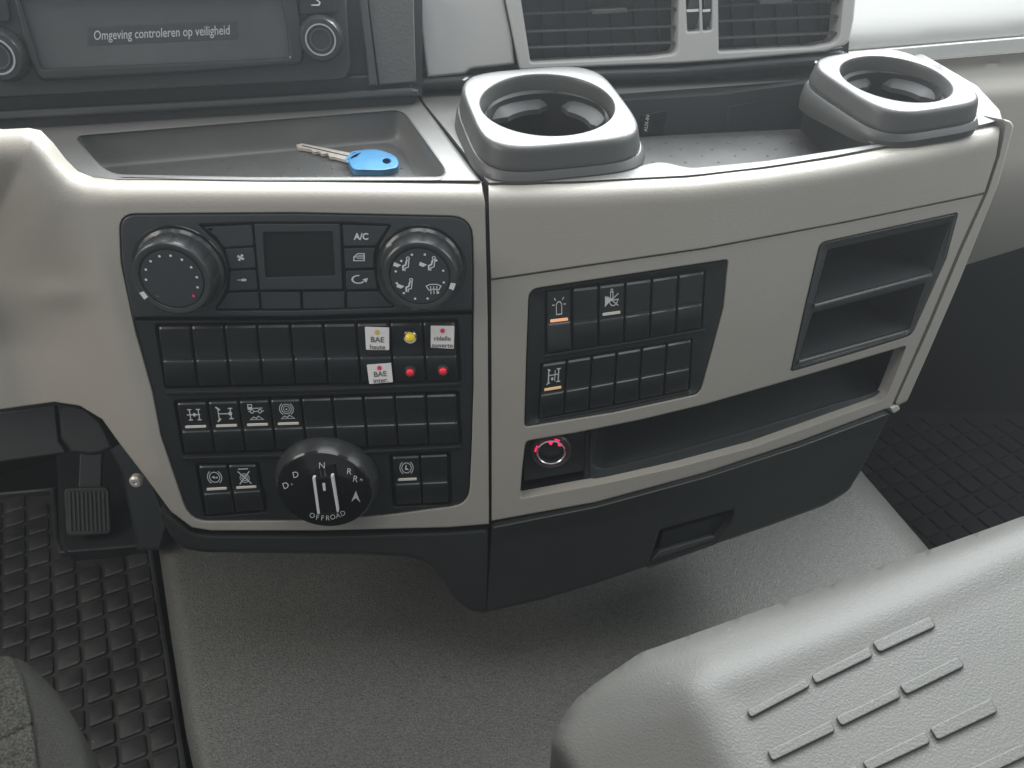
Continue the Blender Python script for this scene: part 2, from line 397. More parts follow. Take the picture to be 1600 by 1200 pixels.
# dark body behind seams
for poly, nm in (([(700, 285), (800, 285), (800, 825), (700, 825)], 'inner_frame'), ([(1518, 318), (1575, 196), (1405, 640), (1394, 632), (1450, 512), (1496, 400)], 'inner_frame')):
    plate(nm, SF, poly, M_groove, con, off=-0.010, thick=0.004, bp=0, grid=30, fn=lambda x, y: -0.012*sm((TOPR(max(x, 765))+40-y)/40))
# lower black trim below the left fascia
out = [(245, 798), (268, 806), (300, 831), (330, 836), (500, 836), (700, 831), (764, 826), (762, 958), (735, 955), (712, 938), (690, 905), (668, 880), (640, 870), (560, 866), (320, 863), (290, 858), (270, 842)]
plate('lower_trim', SF, rp(out, 8, 3), M_lower, con, off=0.003, thick=0.05, bp=5, bmm=0.006, grid=14, nb=4)
# black skirt of the body behind the drawer, going down to the tunnel
out = [(225, 690), (700, 700), (700, 900), (640, 862), (300, 850), (262, 800)]
plate('body_shell', SF, out, M_groove, con, off=-0.03, thick=0.01, bp=0, grid=40)
# top panels
TLO = [(40, 200), (59, 205), (78, 224), (98, 250), (117, 268.5), (142, 278.5), (180, 282), (300, 282.5), (500, 283), (752, 284), (657, 158), (640, 120), (-60, 150), (-60, 190)]
TRAYL = rp([(118, 214, 12), (628, 173, 14), (702, 276, 22), (400, 276.5, 0), (168, 272, 26)], 10)
plate('top_panel', TOP, TLO, M_top, con, holes=[TRAYL], thick=0.006, bp=4.0, bmm=0.003, grid=24, hole_depth=0.004)
TRO = [(764, 286)]+[(x, TOPR(x)-2.5) for x in range(800, 1566, 30)]+[(1566, 186), (1562, 172), (1527, 134), (1400, 60), (1300, 40), (900, 60), (690, 90), (645, 110), (660, 158), (758, 280)]
TRAYR = rp([(968, 266, 12), (1032, 252, 14), (1078, 263, 14), (1200, 251, 0), (1366, 226, 10), (1386, 210, 8), (1350, 192, 8), (1268, 132, 6), (1258, 126, 3), (1100, 138, 0), (930, 150, 4), (930, 200, 4)], 8)
def proj(p):
    q = Vector(p)-CAM; d = q.dot(FW); return (800+F*q.dot(RT)/d, 600-F*q.dot(UPV)/d)
def circ_px(x, y, z, r, n=32): return [proj((x+r*math.cos(2*math.pi*k/n), y+r*math.sin(2*math.pi*k/n), z)) for k in range(n)]
plate('top_panel', TOP, rp(TRO, 2, 2), M_top, con, holes=[TRAYR, circ_px(0.0265, 0.590, 0.7535, 0.047), circ_px(0.308, 0.642, 0.7535, 0.040)], thick=0.006, bp=1.2, bmm=0.0012, grid=24, hole_depth=0.004)
# tray wells: sloping walls and dimpled rubber floors
def well(name, top_px, ztop, zfl, shrink, m, parent, slope_c=None):
    bm = bmesh.new(); S = SH(ztop); T = dense(top_px, 8); P = [S.at(x, y) for x, y in T]
    c = sum(P, Vector())/len(P); rows = []
    for k in range(7):
        t = k/6; e = 1-shrink*t*t if k < 6 else 1-shrink
        z = ztop+(zfl-ztop)*(math.sin(t*math.pi/2)**0.9)
        rows.append([Vector((c.x+(p.x-c.x)*e, c.y+(p.y-c.y)*e, z)) for p in P])
    grid_bm(bm, rows, True)
    vs = [bm.verts.new(p) for p in rows[-1]]; bm.faces.new(vs)
    return link(name, bm, m, parent, 40)
well('tray_well', TRAYL, 0.751, 0.7265, 0.07, M_top, con)
well('tray_well', TRAYR, 0.751, 0.7155, 0.02, M_dark, con)
def dimple_floor(name, px, z, m, parent, sh=0.09, pitch=0.021):
    S = SH(z+0.026); S2 = SH(z); P = [S.at(x, y) for x, y in px]; c = sum(P, Vector())/len(P)
    bm = bmesh.new(); Q = [Vector((c.x+(p.x-c.x)*(1-sh), c.y+(p.y-c.y)*(1-sh), z)) for p in P]
    top = [q+Vector((0, 0, 0.0015)) for q in Q]; strip(bm, Q, top); bm.faces.new([bm.verts.new(q) for q in top])
    poly = [(q.x, q.y) for q in Q]; A = np.array(poly); x0, y0 = A.min(0); x1, y1 = A.max(0); j = 0
    y = y0+pitch*0.5
    while y < y1:
        x = x0+pitch*(0.3 if j % 2 else 0.8)
        while x < x1:
            t = np.array([[x, y]])
            if inside(t, poly)[0] and pdist(t, poly)[0] > 0.005:
                lathe_bm(bm, (Vector((x, y, z+0.0014)), Vector((1, 0, 0)), Vector((0, 1, 0)), Vector((0, 0, 1))), [(0.0015, 0), (0.0012, 0.0006), (0.0004, 0.0009)], 8)
            x += pitch*1.3
        y += pitch*0.62; j += 1
    return link(name, bm, m, parent, 40)
M_liner = mat('tray_liner_rubber', (0.075, 0.076, 0.075), 0.5, 0.3, 900, 0.1, 30, dust=0.2)
dimple_floor('rubber_liner', TRAYL, 0.728, M_liner, con)
dimple_floor('rubber_liner', TRAYR, 0.717, M_liner, con, 0.04)

# ================================================================ icons (unit square, y down)
def ic_axle(b, M, w=0.055, cross=0):
    ribbon(b, M, [(0.12, 0.5), (0.88, 0.5)], w); ribbon(b, M, [(0.3, 0.2), (0.3, 0.8)], w); ribbon(b, M, [(0.8, 0.2), (0.8, 0.8)], w)
    for x in (0.3, 0.8):
        for y in (0.2, 0.8): ribbon(b, M, [(x-0.12, y), (x+0.12, y)], w)
    fill(b, M, discpts(0.55, 0.5, 0.1, n=14))
def ic_axle2(b, M, w=0.055):
    ribbon(b, M, [(0.15, 0.15), (0.15, 0.9)], w); ribbon(b, M, [(0.15, 0.5), (0.85, 0.5)], w); ribbon(b, M, [(0.03, 0.1), (0.27, 0.28)], w*1.6); ribbon(b, M, [(0.05, 0.95), (0.25, 0.78)], w*1.6)
    ribbon(b, M, [(0.85, 0.2), (0.85, 0.8)], w)
    for y in (0.2, 0.8): ribbon(b, M, [(0.72, y), (0.98, y)], w)
    fill(b, M, discpts(0.82, 0.5, 0.11, n=14))
def ic_truckhill(b, M, w=0.045):
    ribbon(b, M, [(0.1, 0.02), (0.32, 0.02), (0.32, 0.3), (0.1, 0.3)], w, True); fill(b, M, [(0.08, 0.16), (0.34, 0.16), (0.34, 0.3), (0.08, 0.3)])
    ribbon(b, M, [(0.36, 0.24), (0.92, 0.24)], w)
    for x in (0.3, 0.75): ribbon(b, M, discpts(x, 0.42, 0.1, n=12), w, True)
    ribbon(b, M, [(0.1, 0.42), (0.2, 0.42)], w); ribbon(b, M, [(0.4, 0.42), (0.65, 0.42)], w); ribbon(b, M, [(0.85, 0.42), (0.98, 0.4)], w)
    ic_hill(b, M, w)
def ic_hill(b, M, w=0.045):
    ribbon(b, M, [(0.15, 0.9), (0.35, 0.74), (0.5, 0.84), (0.62, 0.7), (0.9, 0.9)], w, True)
def ic_brake(b, M, w=0.045, cy=0.5, r=0.3):
    ribbon(b, M, discpts(0.5, cy, r, n=24), w, True); ribbon(b, M, arc(0.5, cy, r*1.4, -55, 55), w); ribbon(b, M, arc(0.5, cy, r*1.4, 125, 235), w)
def ic_abshill(b, M):
    ic_brake(b, M, 0.04, 0.34, 0.28); ribbon(b, M, discpts(0.5, 0.34, 0.17, n=16), 0.03, True); fill(b, M, [(0.42, 0.39), (0.5, 0.30), (0.58, 0.39)]); ic_hill(b, M)
def ic_hold(b, M):
    ic_brake(b, M); fill(b, M, [(0.32, 0.48), (0.5, 0.42), (0.5, 0.6)]); fill(b, M, [(0.48, 0.52), (0.68, 0.46), (0.66, 0.58)])
def ic_off(b, M):
    ribbon(b, M, [(0.2, 0.05), (0.8, 0.05)], 0.06); ribbon(b, M, discpts(0.5, 0.62, 0.27, n=20), 0.04, True); ribbon(b, M, discpts(0.5, 0.62, 0.16, n=16), 0.04, True)
    ribbon(b, M, [(0.15, 0.2), (0.85, 0.98)], 0.06); ribbon(b, M, [(0.85, 0.2), (0.15, 0.98)], 0.06)
def ic_brakehill(b, M):
    ic_brake(b, M); fill(b, M, [(0.38, 0.62), (0.66, 0.62), (0.5, 0.5)]); ribbon(b, M, [(0.5, 0.32), (0.42, 0.56)], 0.07)
def ic_beacon(b, M, w=0.05):
    ribbon(b, M, [(0.32, 0.92), (0.32, 0.5)]+arc(0.5, 0.5, 0.18, 180, 360, 8)+[(0.68, 0.92)], w, True)
    for a in (-90, -45, -135, 0, 180):
        c, s = math.cos(math.radians(a)), math.sin(math.radians(a)); 
        if a == -90: continue
        ribbon(b, M, [(0.5+c*0.3, 0.46+s*0.3), (0.5+c*0.46, 0.46+s*0.46)], w)
def ic_pto(b, M, w=0.05):
    fill(b, M, [(0.05, 0.3), (0.45, 0.55), (0.05, 0.85)]); ribbon(b, M, [(0.2, 0.35), (0.95, 0.85)], w); ribbon(b, M, [(0.4, 0.6), (0.95, 0.25)], w); ribbon(b, M, [(0.4, 0.55), (0.98, 0.55)], w)
    ribbon(b, M, arc(0.62, 0.55, 0.28, 0, 180, 8), w); ribbon(b, M, [(0.42, 0.48), (0.42, 0.15), (0.58, 0.15), (0.58, 0.48)], w, True); ribbon(b, M, discpts(0.5, 0.08, 0.07, n=10), w*0.8, True)
def ic_axle3(b, M, w=0.055):
    ribbon(b, M, [(0.15, 0.1), (0.15, 0.9)], w*1.6); ribbon(b, M, [(0.05, 0.1), (0.28, 0.2)], w); ribbon(b, M, [(0.02, 0.92), (0.28, 0.85)], w)
    ribbon(b, M, [(0.15, 0.45), (0.85, 0.45)], w); ribbon(b, M, [(0.6, 0.2), (0.6, 0.8)], w); ribbon(b, M, [(0.85, 0.15), (0.85, 0.85)], w*1.4)
    for y in (0.15, 0.85): ribbon(b, M, [(0.7, y), (1.0, y)], w)
    fill(b, M, discpts(0.42, 0.66, 0.09, n=12))
# ================================================================ rocker switches
def prof(v, pressed=0):
    pts = [(0, 0.0022), (0.04, 0.0034), (0.48, 0.0016), (0.535, 0.0017), (0.555, 0.0030), (0.575, 0.0050), (0.60, 0.0058), (0.62, 0.0060), (0.8, 0.0046), (0.95, 0.0030), (1, 0.0018)]
    if pressed: pts = [(0, 0.0010), (0.04, 0.0014), (0.50, 0.0016), (0.545, 0.0028), (0.575, 0.0044), (0.62, 0.0050), (0.95, 0.0062), (1, 0.0056)]
    return lerpl(v, pts)
def switch(parent, q, icon=None, bar=None, label=None, base=-0.003, pressed=0):
    """q: four photo corners tl, tr, br, bl"""
    tl, tr, br, bl = q
    def uv(u, v): return ((tl[0]*(1-u)+tr[0]*u)*(1-v)+(bl[0]*(1-u)+br[0]*u)*v, (tl[1]*(1-u)+tr[1]*u)*(1-v)+(bl[1]*(1-u)+br[1]*u)*v)
    us = [0, 0.015, 0.05, 0.1, 0.5, 0.9, 0.95, 0.985, 1]; ue = [0.0014, 0.0006, 0.0001, 0, 0, 0, 0.0001, 0.0006, 0.0014]
    vs = [0, 0.012, 0.04, 0.2, 0.35, 0.48, 0.515, 0.535, 0.555, 0.575, 0.6, 0.62, 0.8, 0.95, 0.985, 1]
    bm = bmesh.new(); rows = []
    def P(u, v, e=0.0): x, y = uv(u, v); return SF.at(x, y, base+prof(v, pressed)+e)
    for v in vs: rows.append([P(u, v, -ue[i]) for i, u in enumerate(us)])
    vg = grid_bm(bm, rows)
    edge = rows[0]+[r[-1] for r in rows[1:]]+rows[-1][-2::-1]+[r[0] for r in rows[-2:0:-1]]
    strip(bm, edge, [p-SF.nrm(p)*0.007 for p in edge])
    s = link('switch', bm, M_switch, parent, 32)
    if label: s['label'] = label
    if icon:
        b = bmesh.new(); icon(b, lambda x, y: P(0.2+0.6*x, 0.07+0.35*y, 0.00025)); link('icon', b, M_print, s)
    if bar:
        b = bmesh.new()
        r = rp([(0.14, 0.470, 0.02), (0.86, 0.470, 0.02), (0.86, 0.512, 0.02), (0.14, 0.512, 0.02)], 0.02, 3)
        top = [SF.at(*uv(u, v), base+0.0024) for u, v in r]; b.faces.new([b.verts.new(p) for p in top]); strip(b, top, [p-SF.nrm(p)*0.0015 for p in top])
        link('indicator_bar', b, bar, s)
    return s
def row(parent, tl, tr, bl, br, n, spec=None, gap=0.03, skip=(), mid=None):
    spec = spec or {}; res = []
    for i in range(n):
        if i in skip: res.append(None); continue
        a, b = i/n+gap/n, (i+1)/n-gap/n; L = lambda p, q, t: (p[0]+(q[0]-p[0])*t, p[1]+(q[1]-p[1])*t+ (mid or 0)*4*t*(1-t))
        k = spec.get(i, {}); res.append(switch(parent, (L(tl, tr, a), L(tl, tr, b), L(bl, br, b), L(bl, br, a)), **k))
    return res
# ---- left switch panel
swp = thing('switch_panel', 'large black panel with three rows of rocker switches under the climate unit', 'switch panel', SF.at(480, 680))
LB = rp([(206, 499, 0), (460, 499, 0), (739, 489, 0), (740, 600, 0), (737, 700, 0), (733, 787, 26), (600, 805, 30), (467, 813, 0), (297, 814, 30), (251, 681, 0), (238, 613, 0), (213, 520, 0)], 4)
R1 = rp([(244, 508, 3), (714, 501, 3), (719, 596, 3), (260, 606, 3)], 3)
R2 = rp([(273, 627, 3), (716, 613, 3), (720, 695, 3), (288, 710, 3)], 3)
R3a = rp([(307, 726, 3), (403, 724, 3), (416, 798, 3), (321, 806, 3)], 3)
R3b = rp([(610, 712, 3), (702, 708, 3), (704, 786, 3), (616, 790, 3)], 3)
plate('bezel', SF, inset(LB, 1.5), M_black, swp, off=-0.0012, holes=[inset(r, -2) for r in (R1, R2, R3a, R3b)], thick=0.006, bp=1.8, bmm=0.001, grid=16, hole_depth=0.007)
plate('back_plate', SF, inset(LB, 4), M_groove, swp, off=-0.008, thick=0.002, bp=0, grid=40)
def bar(poly, S=SF, off=0.0018, parent=swp, m=M_black, name='rail'): return plate(name, S, rp(poly, 3, 3), m, parent, off=off, thick=0.004, bp=2.2, bmm=0.0018, grid=0, step=20)
bar([(258, 611), (500, 605.5), (720, 597), (720, 604), (500, 613), (260, 618)]); bar([(284, 713.5), (500, 707.5), (721, 696), (721, 702), (500, 714), (286, 720)])
row(swp, (246, 511), (712, 504), (258, 603), (717, 594), 9)
row(swp, (275, 630), (714, 616), (288, 707), (718, 692), 9, {0: dict(icon=ic_axle, bar=M_bar, label='switch with differential lock symbol'), 1: dict(icon=ic_axle2, bar=M_bar, label='switch with steered axle symbol'),
    2: dict(icon=ic_truckhill, bar=M_bar, label='switch with tractor and hill symbol'), 3: dict(icon=ic_abshill, bar=M_bar, label='switch with circled triangle and hill symbol')})
row(swp, (309, 728), (402, 726), (322, 804), (414, 796), 2, {0: dict(icon=ic_hold, bar=M_bar), 1: dict(icon=ic_off, bar=M_bar)})
row(swp, (612, 714), (700, 710), (618, 788), (702, 784), 2, {0: dict(icon=ic_brakehill, bar=M_bar)})
# ---- stickers and indicator lamps
def sticker(q, dot, lines, label):
    S = SF; r = q
    o = plate('sticker', S, rp([p for p in q], 1, 2), M_paper, None, off=0.0026, thick=0.0004, bp=0, grid=0, step=60)
    tag(o, label, 'sticker', 'printed stickers on the switch blanks'); p0 = (np.array(q[0])+np.array(q[1]))/2; p3 = (np.array(q[3])+np.array(q[2]))/2
    dn = (p3-p0); rt = (np.array(q[1])-np.array(q[0])); h = np.linalg.norm(dn); w = np.linalg.norm(rt); ux = tuple(rt/w); uy = tuple(-dn/h)
    b = bmesh.new(); c = p0+dn*0.22; fill(b, onS(S, 0.0029), discpts(c[0], c[1], 3.6, n=16)); link('dot', b, dot, o)
    b = bmesh.new()
    for t, (s, sz) in zip((0.66, 0.97), lines):
        c = p0+dn*t; text_bm(b, s, onS(S, 0.0029), c[0], c[1], sz, ux, uy, squeeze=1.05, bold=0.012)
    link('lettering', b, M_ink, o); return o
sticker([(570, 511), (608, 512), (608, 547), (572, 546.5)], M_yel, [('BAE', 12), ('haute', 10.5)], 'white sticker reading BAE haute under a yellow dot')
sticker([(673, 509), (710, 509.5), (709, 545), (673, 543)], M_red, [('ridelle', 10), ('ouverte', 10)], 'white sticker reading ridelle ouverte under a red dot')
sticker([(573, 570), (611, 567), (614, 597), (577, 600)], M_red, [('BAE', 11.5), ('inter.', 10.5)], 'tilted white sticker reading BAE inter. under a red dot')
def lamp(px, py, lens, label, off=0.002, r=0.0042):
    fr = frame(SF, px, py, off)
    t = tag(cyl('indicator_lamp', fr, [(r*1.35, 0), (r*1.35, 0.0008), (r*1.15, 0.0020), (r*0.95, 0.0018), (r*0.9, 0)], M_chrome if lens is M_yellens else M_glossgrey, None, 24), label, 'indicator lamp', 'indicator lamps fitted to the switch blanks')
    cyl('lens', fr, [(r*0.92, 0), (r*0.88, 0.0022), (r*0.66, 0.0036), (r*0.35, 0.0044), (0.0001, 0.0046)], lens, t, 20)
lamp(641, 526, M_yellens, 'small yellow indicator lamp between the two upper stickers'); lamp(641, 580, M_redlens, 'small red indicator lamp beside the BAE inter. sticker', r=0.0036); lamp(692, 578, M_redlens, 'small red indicator lamp under the ridelle ouverte sticker', r=0.0036)
# ================================================================ climate unit
cl = thing('climate_control_unit', 'black climate control unit with two round dials and a small dark display', 'climate control', SF.at(465, 420))
CU = rp([(186, 334, 26), (460, 332, 0), (738, 338, 34), (740, 420, 0), (739, 487, 0), (460, 497, 0), (206, 498, 0), (189, 410, 10)], 8)
BTN = rp([(310, 351, 4), (400, 348, 0), (540, 348, 0), (612, 352, 5), (592, 385, 10), (588, 430, 10), (598, 462, 10), (618, 480, 4), (460, 485, 0), (335, 485, 6), (352, 460, 10), (358, 420, 10), (345, 385, 10)], 6)
plate('faceplate', SF, inset(CU, 2), M_unit, cl, off=0.0012, holes=[BTN], thick=0.010, bp=2.5, bmm=0.0015, grid=16, hole_depth=0.004)
plate('button_bed', SF, inset(BTN, -3), M_groove, cl, off=-0.0035, thick=0.001, bp=0, grid=0)
def cbtn(poly, icon=None, box=None, m=None):
    o = plate('button', SF, rp(poly, 3.5, 4), m or M_unit, cl, off=0.0008, thick=0.004, bp=1.5, bmm=0.0009, grid=0, step=30)
    if icon:
        x0, y0, w, h = box; b = bmesh.new(); icon(b, lambda x, y: SF.at(x0+w*x, y0+h*y, 0.0011)); link('icon', b, M_print, o)
    return o
def ic_fan(b, M):
    for a in range(0, 360, 90): fill(b, M, [(0.5, 0.5)]+[(0.5+0.42*math.cos(math.radians(a+t)), 0.5+0.42*math.sin(math.radians(a+t))) for t in (5, 30, 55)])
    fill(b, M, discpts(0.5, 0.5, 0.22, n=12))
def ic_fansm(b, M): fill(b, M, discpts(0.65, 0.5, 0.32, 0.2, 12)); ribbon(b, M, [(0, 0.5), (0.5, 0.5)], 0.12)
def ic_door(b, M):
    ribbon(b, M, [(0.05, 0.95), (0.05, 0.5), (0.4, 0.1), (0.95, 0.1), (0.95, 0.95)], 0.1, True); ribbon(b, M, [(0.1, 0.5), (0.95, 0.5)], 0.1); ribbon(b, M, [(0.4, 0.3), (0.9, 0.3)], 0.07); ribbon(b, M, [(0.3, 0.7), (0.9, 0.7)], 0.06)
def ic_recirc(b, M): ribbon(b, M, arc(0.4, 0.5, 0.38, 280, 30, 16, 0.4), 0.12); fill(b, M, [(0.65, 0.5), (1.0, 0.35), (0.9, 0.85)])
def ic_ac(b, M): text_bm(b, 'A/C', M, 0.5, 0.82, 0.95, uy=(0, -1), bold=0.03, squeeze=0.62)
cbtn([(317, 355), (394, 351), (397, 384), (350, 387), (338, 370)])
cbtn([(352, 389), (397, 386.5), (400, 419), (359, 421)], ic_fan, (369, 396, 14, 13)); cbtn([(360, 423), (400, 421.5), (403, 453), (357, 455)], ic_fansm, (371, 432, 15, 11))
cbtn([(356, 457.5), (403, 456), (406, 483), (338, 483)]); cbtn([(407, 456), (469, 456), (470, 483), (409, 483.5)]); cbtn([(473, 456), (538, 455), (539, 482), (474, 483)])
cbtn([(535, 351.5), (608, 353), (592, 376), (588, 384), (537, 385)], ic_ac, (553, 362, 23, 15)); cbtn([(537, 388), (587, 387), (584, 400), (584, 419), (539, 420)], ic_door, (552, 395, 18, 13))
cbtn([(540, 423), (585, 422), (590, 452), (541, 453)], ic_recirc, (550, 429, 25, 15)); cbtn([(542, 456), (592, 455), (602, 468), (616, 479), (543, 482)])
b = bmesh.new()
plate('display_frame', SF, rp([(397, 350), (531, 350), (535, 452), (406, 453)], 3, 3), M_unit, cl, off=0.0016, holes=[rp([(411, 363), (520, 362), (524, 431), (415, 434)], 3, 3)], thick=0.005, bp=1.2, bmm=0.0007, grid=0, hole_depth=0.003)
plate('display', SF, rp([(409, 361), (522, 360), (526, 433), (413, 436)], 2, 2), M_lcd, cl, off=0.0002, thick=0.001, bp=0, grid=0)
def dial(px, py, rm, icons, ptr, h=0.019):
    fr = frame(SF, px, py, h); pl = Flat(fr[0], fr[3])
    def mod(a, r, hh): return 1-0.035*(max(0, math.cos(a*13))**8) if -h*0.9 < hh < -0.003 else 1
    cyl('dial_ring', frame(SF, px, py, 0.0), [], M_gloss, cl) if 0 else None
    k = cyl('dial', fr, [(rm*1.10, -h), (rm*1.10, -h+0.0015), (rm*1.03, -h+0.0035), (rm*1.01, -0.010), (rm*0.985, -0.0035), (rm*0.965, -0.0012), (rm*0.93, -0.0002), (rm*0.89, 0), (rm*0.80, -0.0006), (rm*0.775, -0.0020), (rm*0.765, -0.0020)], M_glossgrey, cl, 96, mod, 30)
    cyl('dial_face', fr, [(rm*0.775, -0.0035), (rm*0.765, -0.0015), (rm*0.75, -0.0010), (rm*0.3, -0.0008), (0.0001, -0.0008)], M_unit, k, 48)
    cyl('collar', (fr[0]-fr[3]*(h-0.0005), fr[1], fr[2], fr[3]), [(rm*1.2, 0), (rm*1.17, 0.0014), (rm*1.10, 0.0012)], M_gloss, cl, 64)
    b = bmesh.new(); Mf = lambda x, y: fr[0]+fr[1]*x+fr[2]*y-fr[3]*0.0003
    icons(b, Mf, rm); link('dial_print', b, M_print, k)
    b = bmesh.new(); a = math.radians(ptr); c, s = math.cos(a), math.sin(a); M2 = lambda x, y: Mf(c*x-s*y, s*x+c*y)+fr[3]*0.0008
    fill(b, M2, [(rm*0.80, -rm*0.05), (rm*0.93, -rm*0.06), (rm*0.93, rm*0.14), (rm*0.80, rm*0.12)]); link('pointer', b, M_print, k)
    return k, fr, Mf
def dots(n0, b, Mf, rm, angs):
    for a in angs: fill(b, Mf, [(rm*0.63*math.cos(math.radians(a))+rm*0.032*math.cos(t), rm*0.63*math.sin(math.radians(a))+rm*0.032*math.sin(t)) for t in np.linspace(0, 6.28, 12)[:-1]])
def i1(b, Mf, rm): dots(0, b, Mf, rm, [-20+25*k for k in range(9)])
def person(b, Mf, x, y, s):
    ribbon(b, Mf, [(x+s*0.35, y+s*0.9), (x+s*0.1, y+s*0.1), (x-s*0.35, y-s*0.1), (x-s*0.35, y-s*0.9)], s*0.26)
    ribbon(b, Mf, [(x+s*0.7, y+s*0.9), (x+s*0.5, y-s*0.3), (x-s*0.05, y-s*0.45), (x-s*0.05, y-s*0.95)], s*0.16); ribbon(b, Mf, [(x+s*0.55+s*0.25*math.cos(t), y+s*1.2+s*0.25*math.sin(t)) for t in np.linspace(0, 6.28, 10)[:-1]], s*0.14, True)
def i2(b, Mf, rm):
    dots(0, b, Mf, rm, [-255+k*30 for k in range(12)]); s = rm*0.16
    for x, y in ((-0.36, 0.32), (0.30, 0.32), (-0.32, -0.27)):
        person(b, Mf, rm*x, rm*y, s); fill(b, Mf, [(rm*x-s*1.7, y*rm+s*0.6), (rm*x-s*0.6, y*rm+s*0.1), (rm*x-s*1.2, y*rm-s*0.3), (rm*x-s*1.9, y*rm)])
    x, y = rm*0.34, -rm*0.34
    ribbon(b, Mf, [(x-s*1.2, y+s*0.5), (x-s*0.6, y+s*0.8), (x+s*0.6, y+s*0.8), (x+s*1.2, y+s*0.5), (x+s*0.8, y-s*0.2), (x, y), (x-s*0.8, y-s*0.2)], s*0.16, True)
    for q in (-0.5, 0, 0.5): ribbon(b, Mf, [(x+q*s, y+s*0.5), (x+q*s, y-s*0.9)], s*0.14)
k, fr, Mf = dial(268, 437, 0.0283, i1, 205)
b = bmesh.new(); a = math.radians(-45); fill(b, lambda x, y: Mf(x, y)+fr[3]*0.0001, [(0.0178*math.cos(a)+0.0011*math.cos(t), 0.0178*math.sin(a)+0.0011*math.sin(t)) for t in np.linspace(0, 6.28, 12)[:-1]]); link('red_dot', b, M_red, k)
b = bmesh.new(); a = math.radians(-135); fill(b, lambda x, y: Mf(x, y)+fr[3]*0.0001, [(0.0178*math.cos(a)+0.0009*math.cos(t), 0.0178*math.sin(a)+0.0009*math.sin(t)) for t in np.linspace(0, 6.28, 12)[:-1]]); link('grey_dot', b, M_grey, k)
dial(656, 433, 0.0272, i2, -20)
# ================================================================ gear selector dial
gs = thing('gear_selector_dial', 'glossy black rotary gear selector with D, N and R lettering and a raised grip', 'gear selector', SF.at(500, 760))
h = 0.016; fr = frame(SF, 507, 767, h); rm = 0.0383
cyl('dial_body', fr, [(rm*1.02, -0.002), (rm*0.99, -0.0004), (rm*0.95, 0), (rm*0.70, -0.0003), (rm*0.69, -0.0001), (rm*0.3, -0.0006), (0.0001, -0.0006)], M_gloss, gs, 96)
cyl('dial_rim', fr, [(rm*1.12, -h-0.001), (rm*1.14, -h+0.002), (rm*1.11, -0.010), (rm*1.05, -0.004), (rm*1.02, -0.002)], M_glossgrey, gs, 96)
PG = Flat(fr[0], fr[3]); MG = onS(PG, 0.0004)
b = bmesh.new()
for s, x, y, sz, rot in (('N', 503, 732, 14, 0), ('D', 463, 746, 13.5, -15), ('D', 448, 763, 14, -20), ('x', 456.5, 758, 6, -20), ('R', 545, 741, 13.5, 8), ('R', 554.5, 753, 14, 10), ('M', 564, 752, 6, 10),
        ('O', 487, 809, 11, 12), ('F', 495.5, 812, 11, 8), ('F', 503.5, 813, 11, 4), ('R', 512, 813, 11, 0), ('O', 520.5, 811.5, 11, -8), ('A', 529, 809, 11, -14), ('D', 537, 805.5, 11, -20)):
    a = math.radians(rot); text_bm(b, s, MG, x, y, sz, (math.cos(a), math.sin(a)), (math.sin(a), -math.cos(a)), bold=0.0)
fill(b, MG, [(549, 784), (556, 767), (563, 785), (556, 778)])
link('lettering', b, M_print, gs)
b = bmesh.new(); c0 = PG.at(509, 771); 
PGt = Flat(fr[0]+fr[3]*0.012, fr[3])
g = plate('grip', PGt, rp([(488, 746, 3), (520, 743, 3), (529, 801, 5), (496, 804, 5)], 3, 4), M_gloss, gs, off=0, thick=0.012, bp=2.5, bmm=0.0015, grid=0)
for q in ([(488, 746.5), (492.5, 746), (500, 803), (496, 803.5)], [(516.5, 743.5), (520.8, 743), (529.5, 800), (526.5, 801)]):
    plate('chrome_edge', PGt, rp(q, 1, 2), M_print, g, off=0.0005, thick=0.003, bp=0.5, bmm=0.0003, grid=0)  # plain white stands in for the bright reflection of chrome
plate('mark', PGt, rp([(503.5, 755), (508, 755), (509, 767), (505, 767)], 1, 2), M_print, g, off=0.0003, thick=0.0003, bp=0, grid=0)
# ================================================================ right switch panel
sr = thing('switch_panel', 'smaller black switch panel with two slanting rows on the passenger side of the console', 'switch panel', SF.at(970, 540))
def c1(x, y): return (780+x/4, 380+y/4)
A1 = rp([c1(285, 300), c1(1288, 172), c1(1268, 530), c1(290, 692)], 2, 2); A2 = rp([c1(262, 752), c1(1206, 600), c1(1188, 915), c1(246, 1096)], 2, 2)
plate('bezel', SF, inset(RPAN, 1.5), M_black, sr, off=-0.0025, holes=[A1, A2], thick=0.006, bp=2.0, bmm=0.0012, grid=12, hole_depth=0.006, fn=lambda x, y: -0.0035*sm(pd1(x, y, RPAN+[RPAN[0]])/13))
plate('back_plate', SF, inset(RPAN, 5), M_groove, sr, off=-0.0105, thick=0.001, bp=0, grid=20)
bar([c1(285, 694), c1(800, 617), c1(1290, 530), c1(1295, 552), c1(800, 640), c1(280, 722)], parent=sr, off=-0.0022)
bar([c1(245, 1098), c1(720, 1012), c1(1188, 918), c1(1190, 945), c1(720, 1042), c1(240, 1128)], parent=sr, off=-0.0032)
row(sr, c1(290, 305), c1(1285, 178), c1(296, 684), c1(1264, 527), 6, {0: dict(icon=ic_beacon, bar=M_baror, pressed=1, base=-0.0075, label='pressed switch with beacon symbol and lit orange bar'), 2: dict(icon=ic_pto, bar=M_bar, base=-0.0055, label='switch with crossed-out horn symbol'),
    1: dict(base=-0.0055), 3: dict(base=-0.0055), 4: dict(base=-0.0055), 5: dict(base=-0.0055)}, mid=2)
row(sr, c1(266, 760), c1(1203, 605), c1(248, 1090), c1(1185, 912), 6, {i: dict(base=-0.0055, **(dict(icon=ic_axle3, bar=M_baram, label='switch with axle symbol and amber bar') if i == 0 else {})) for i in range(6)}, mid=1)
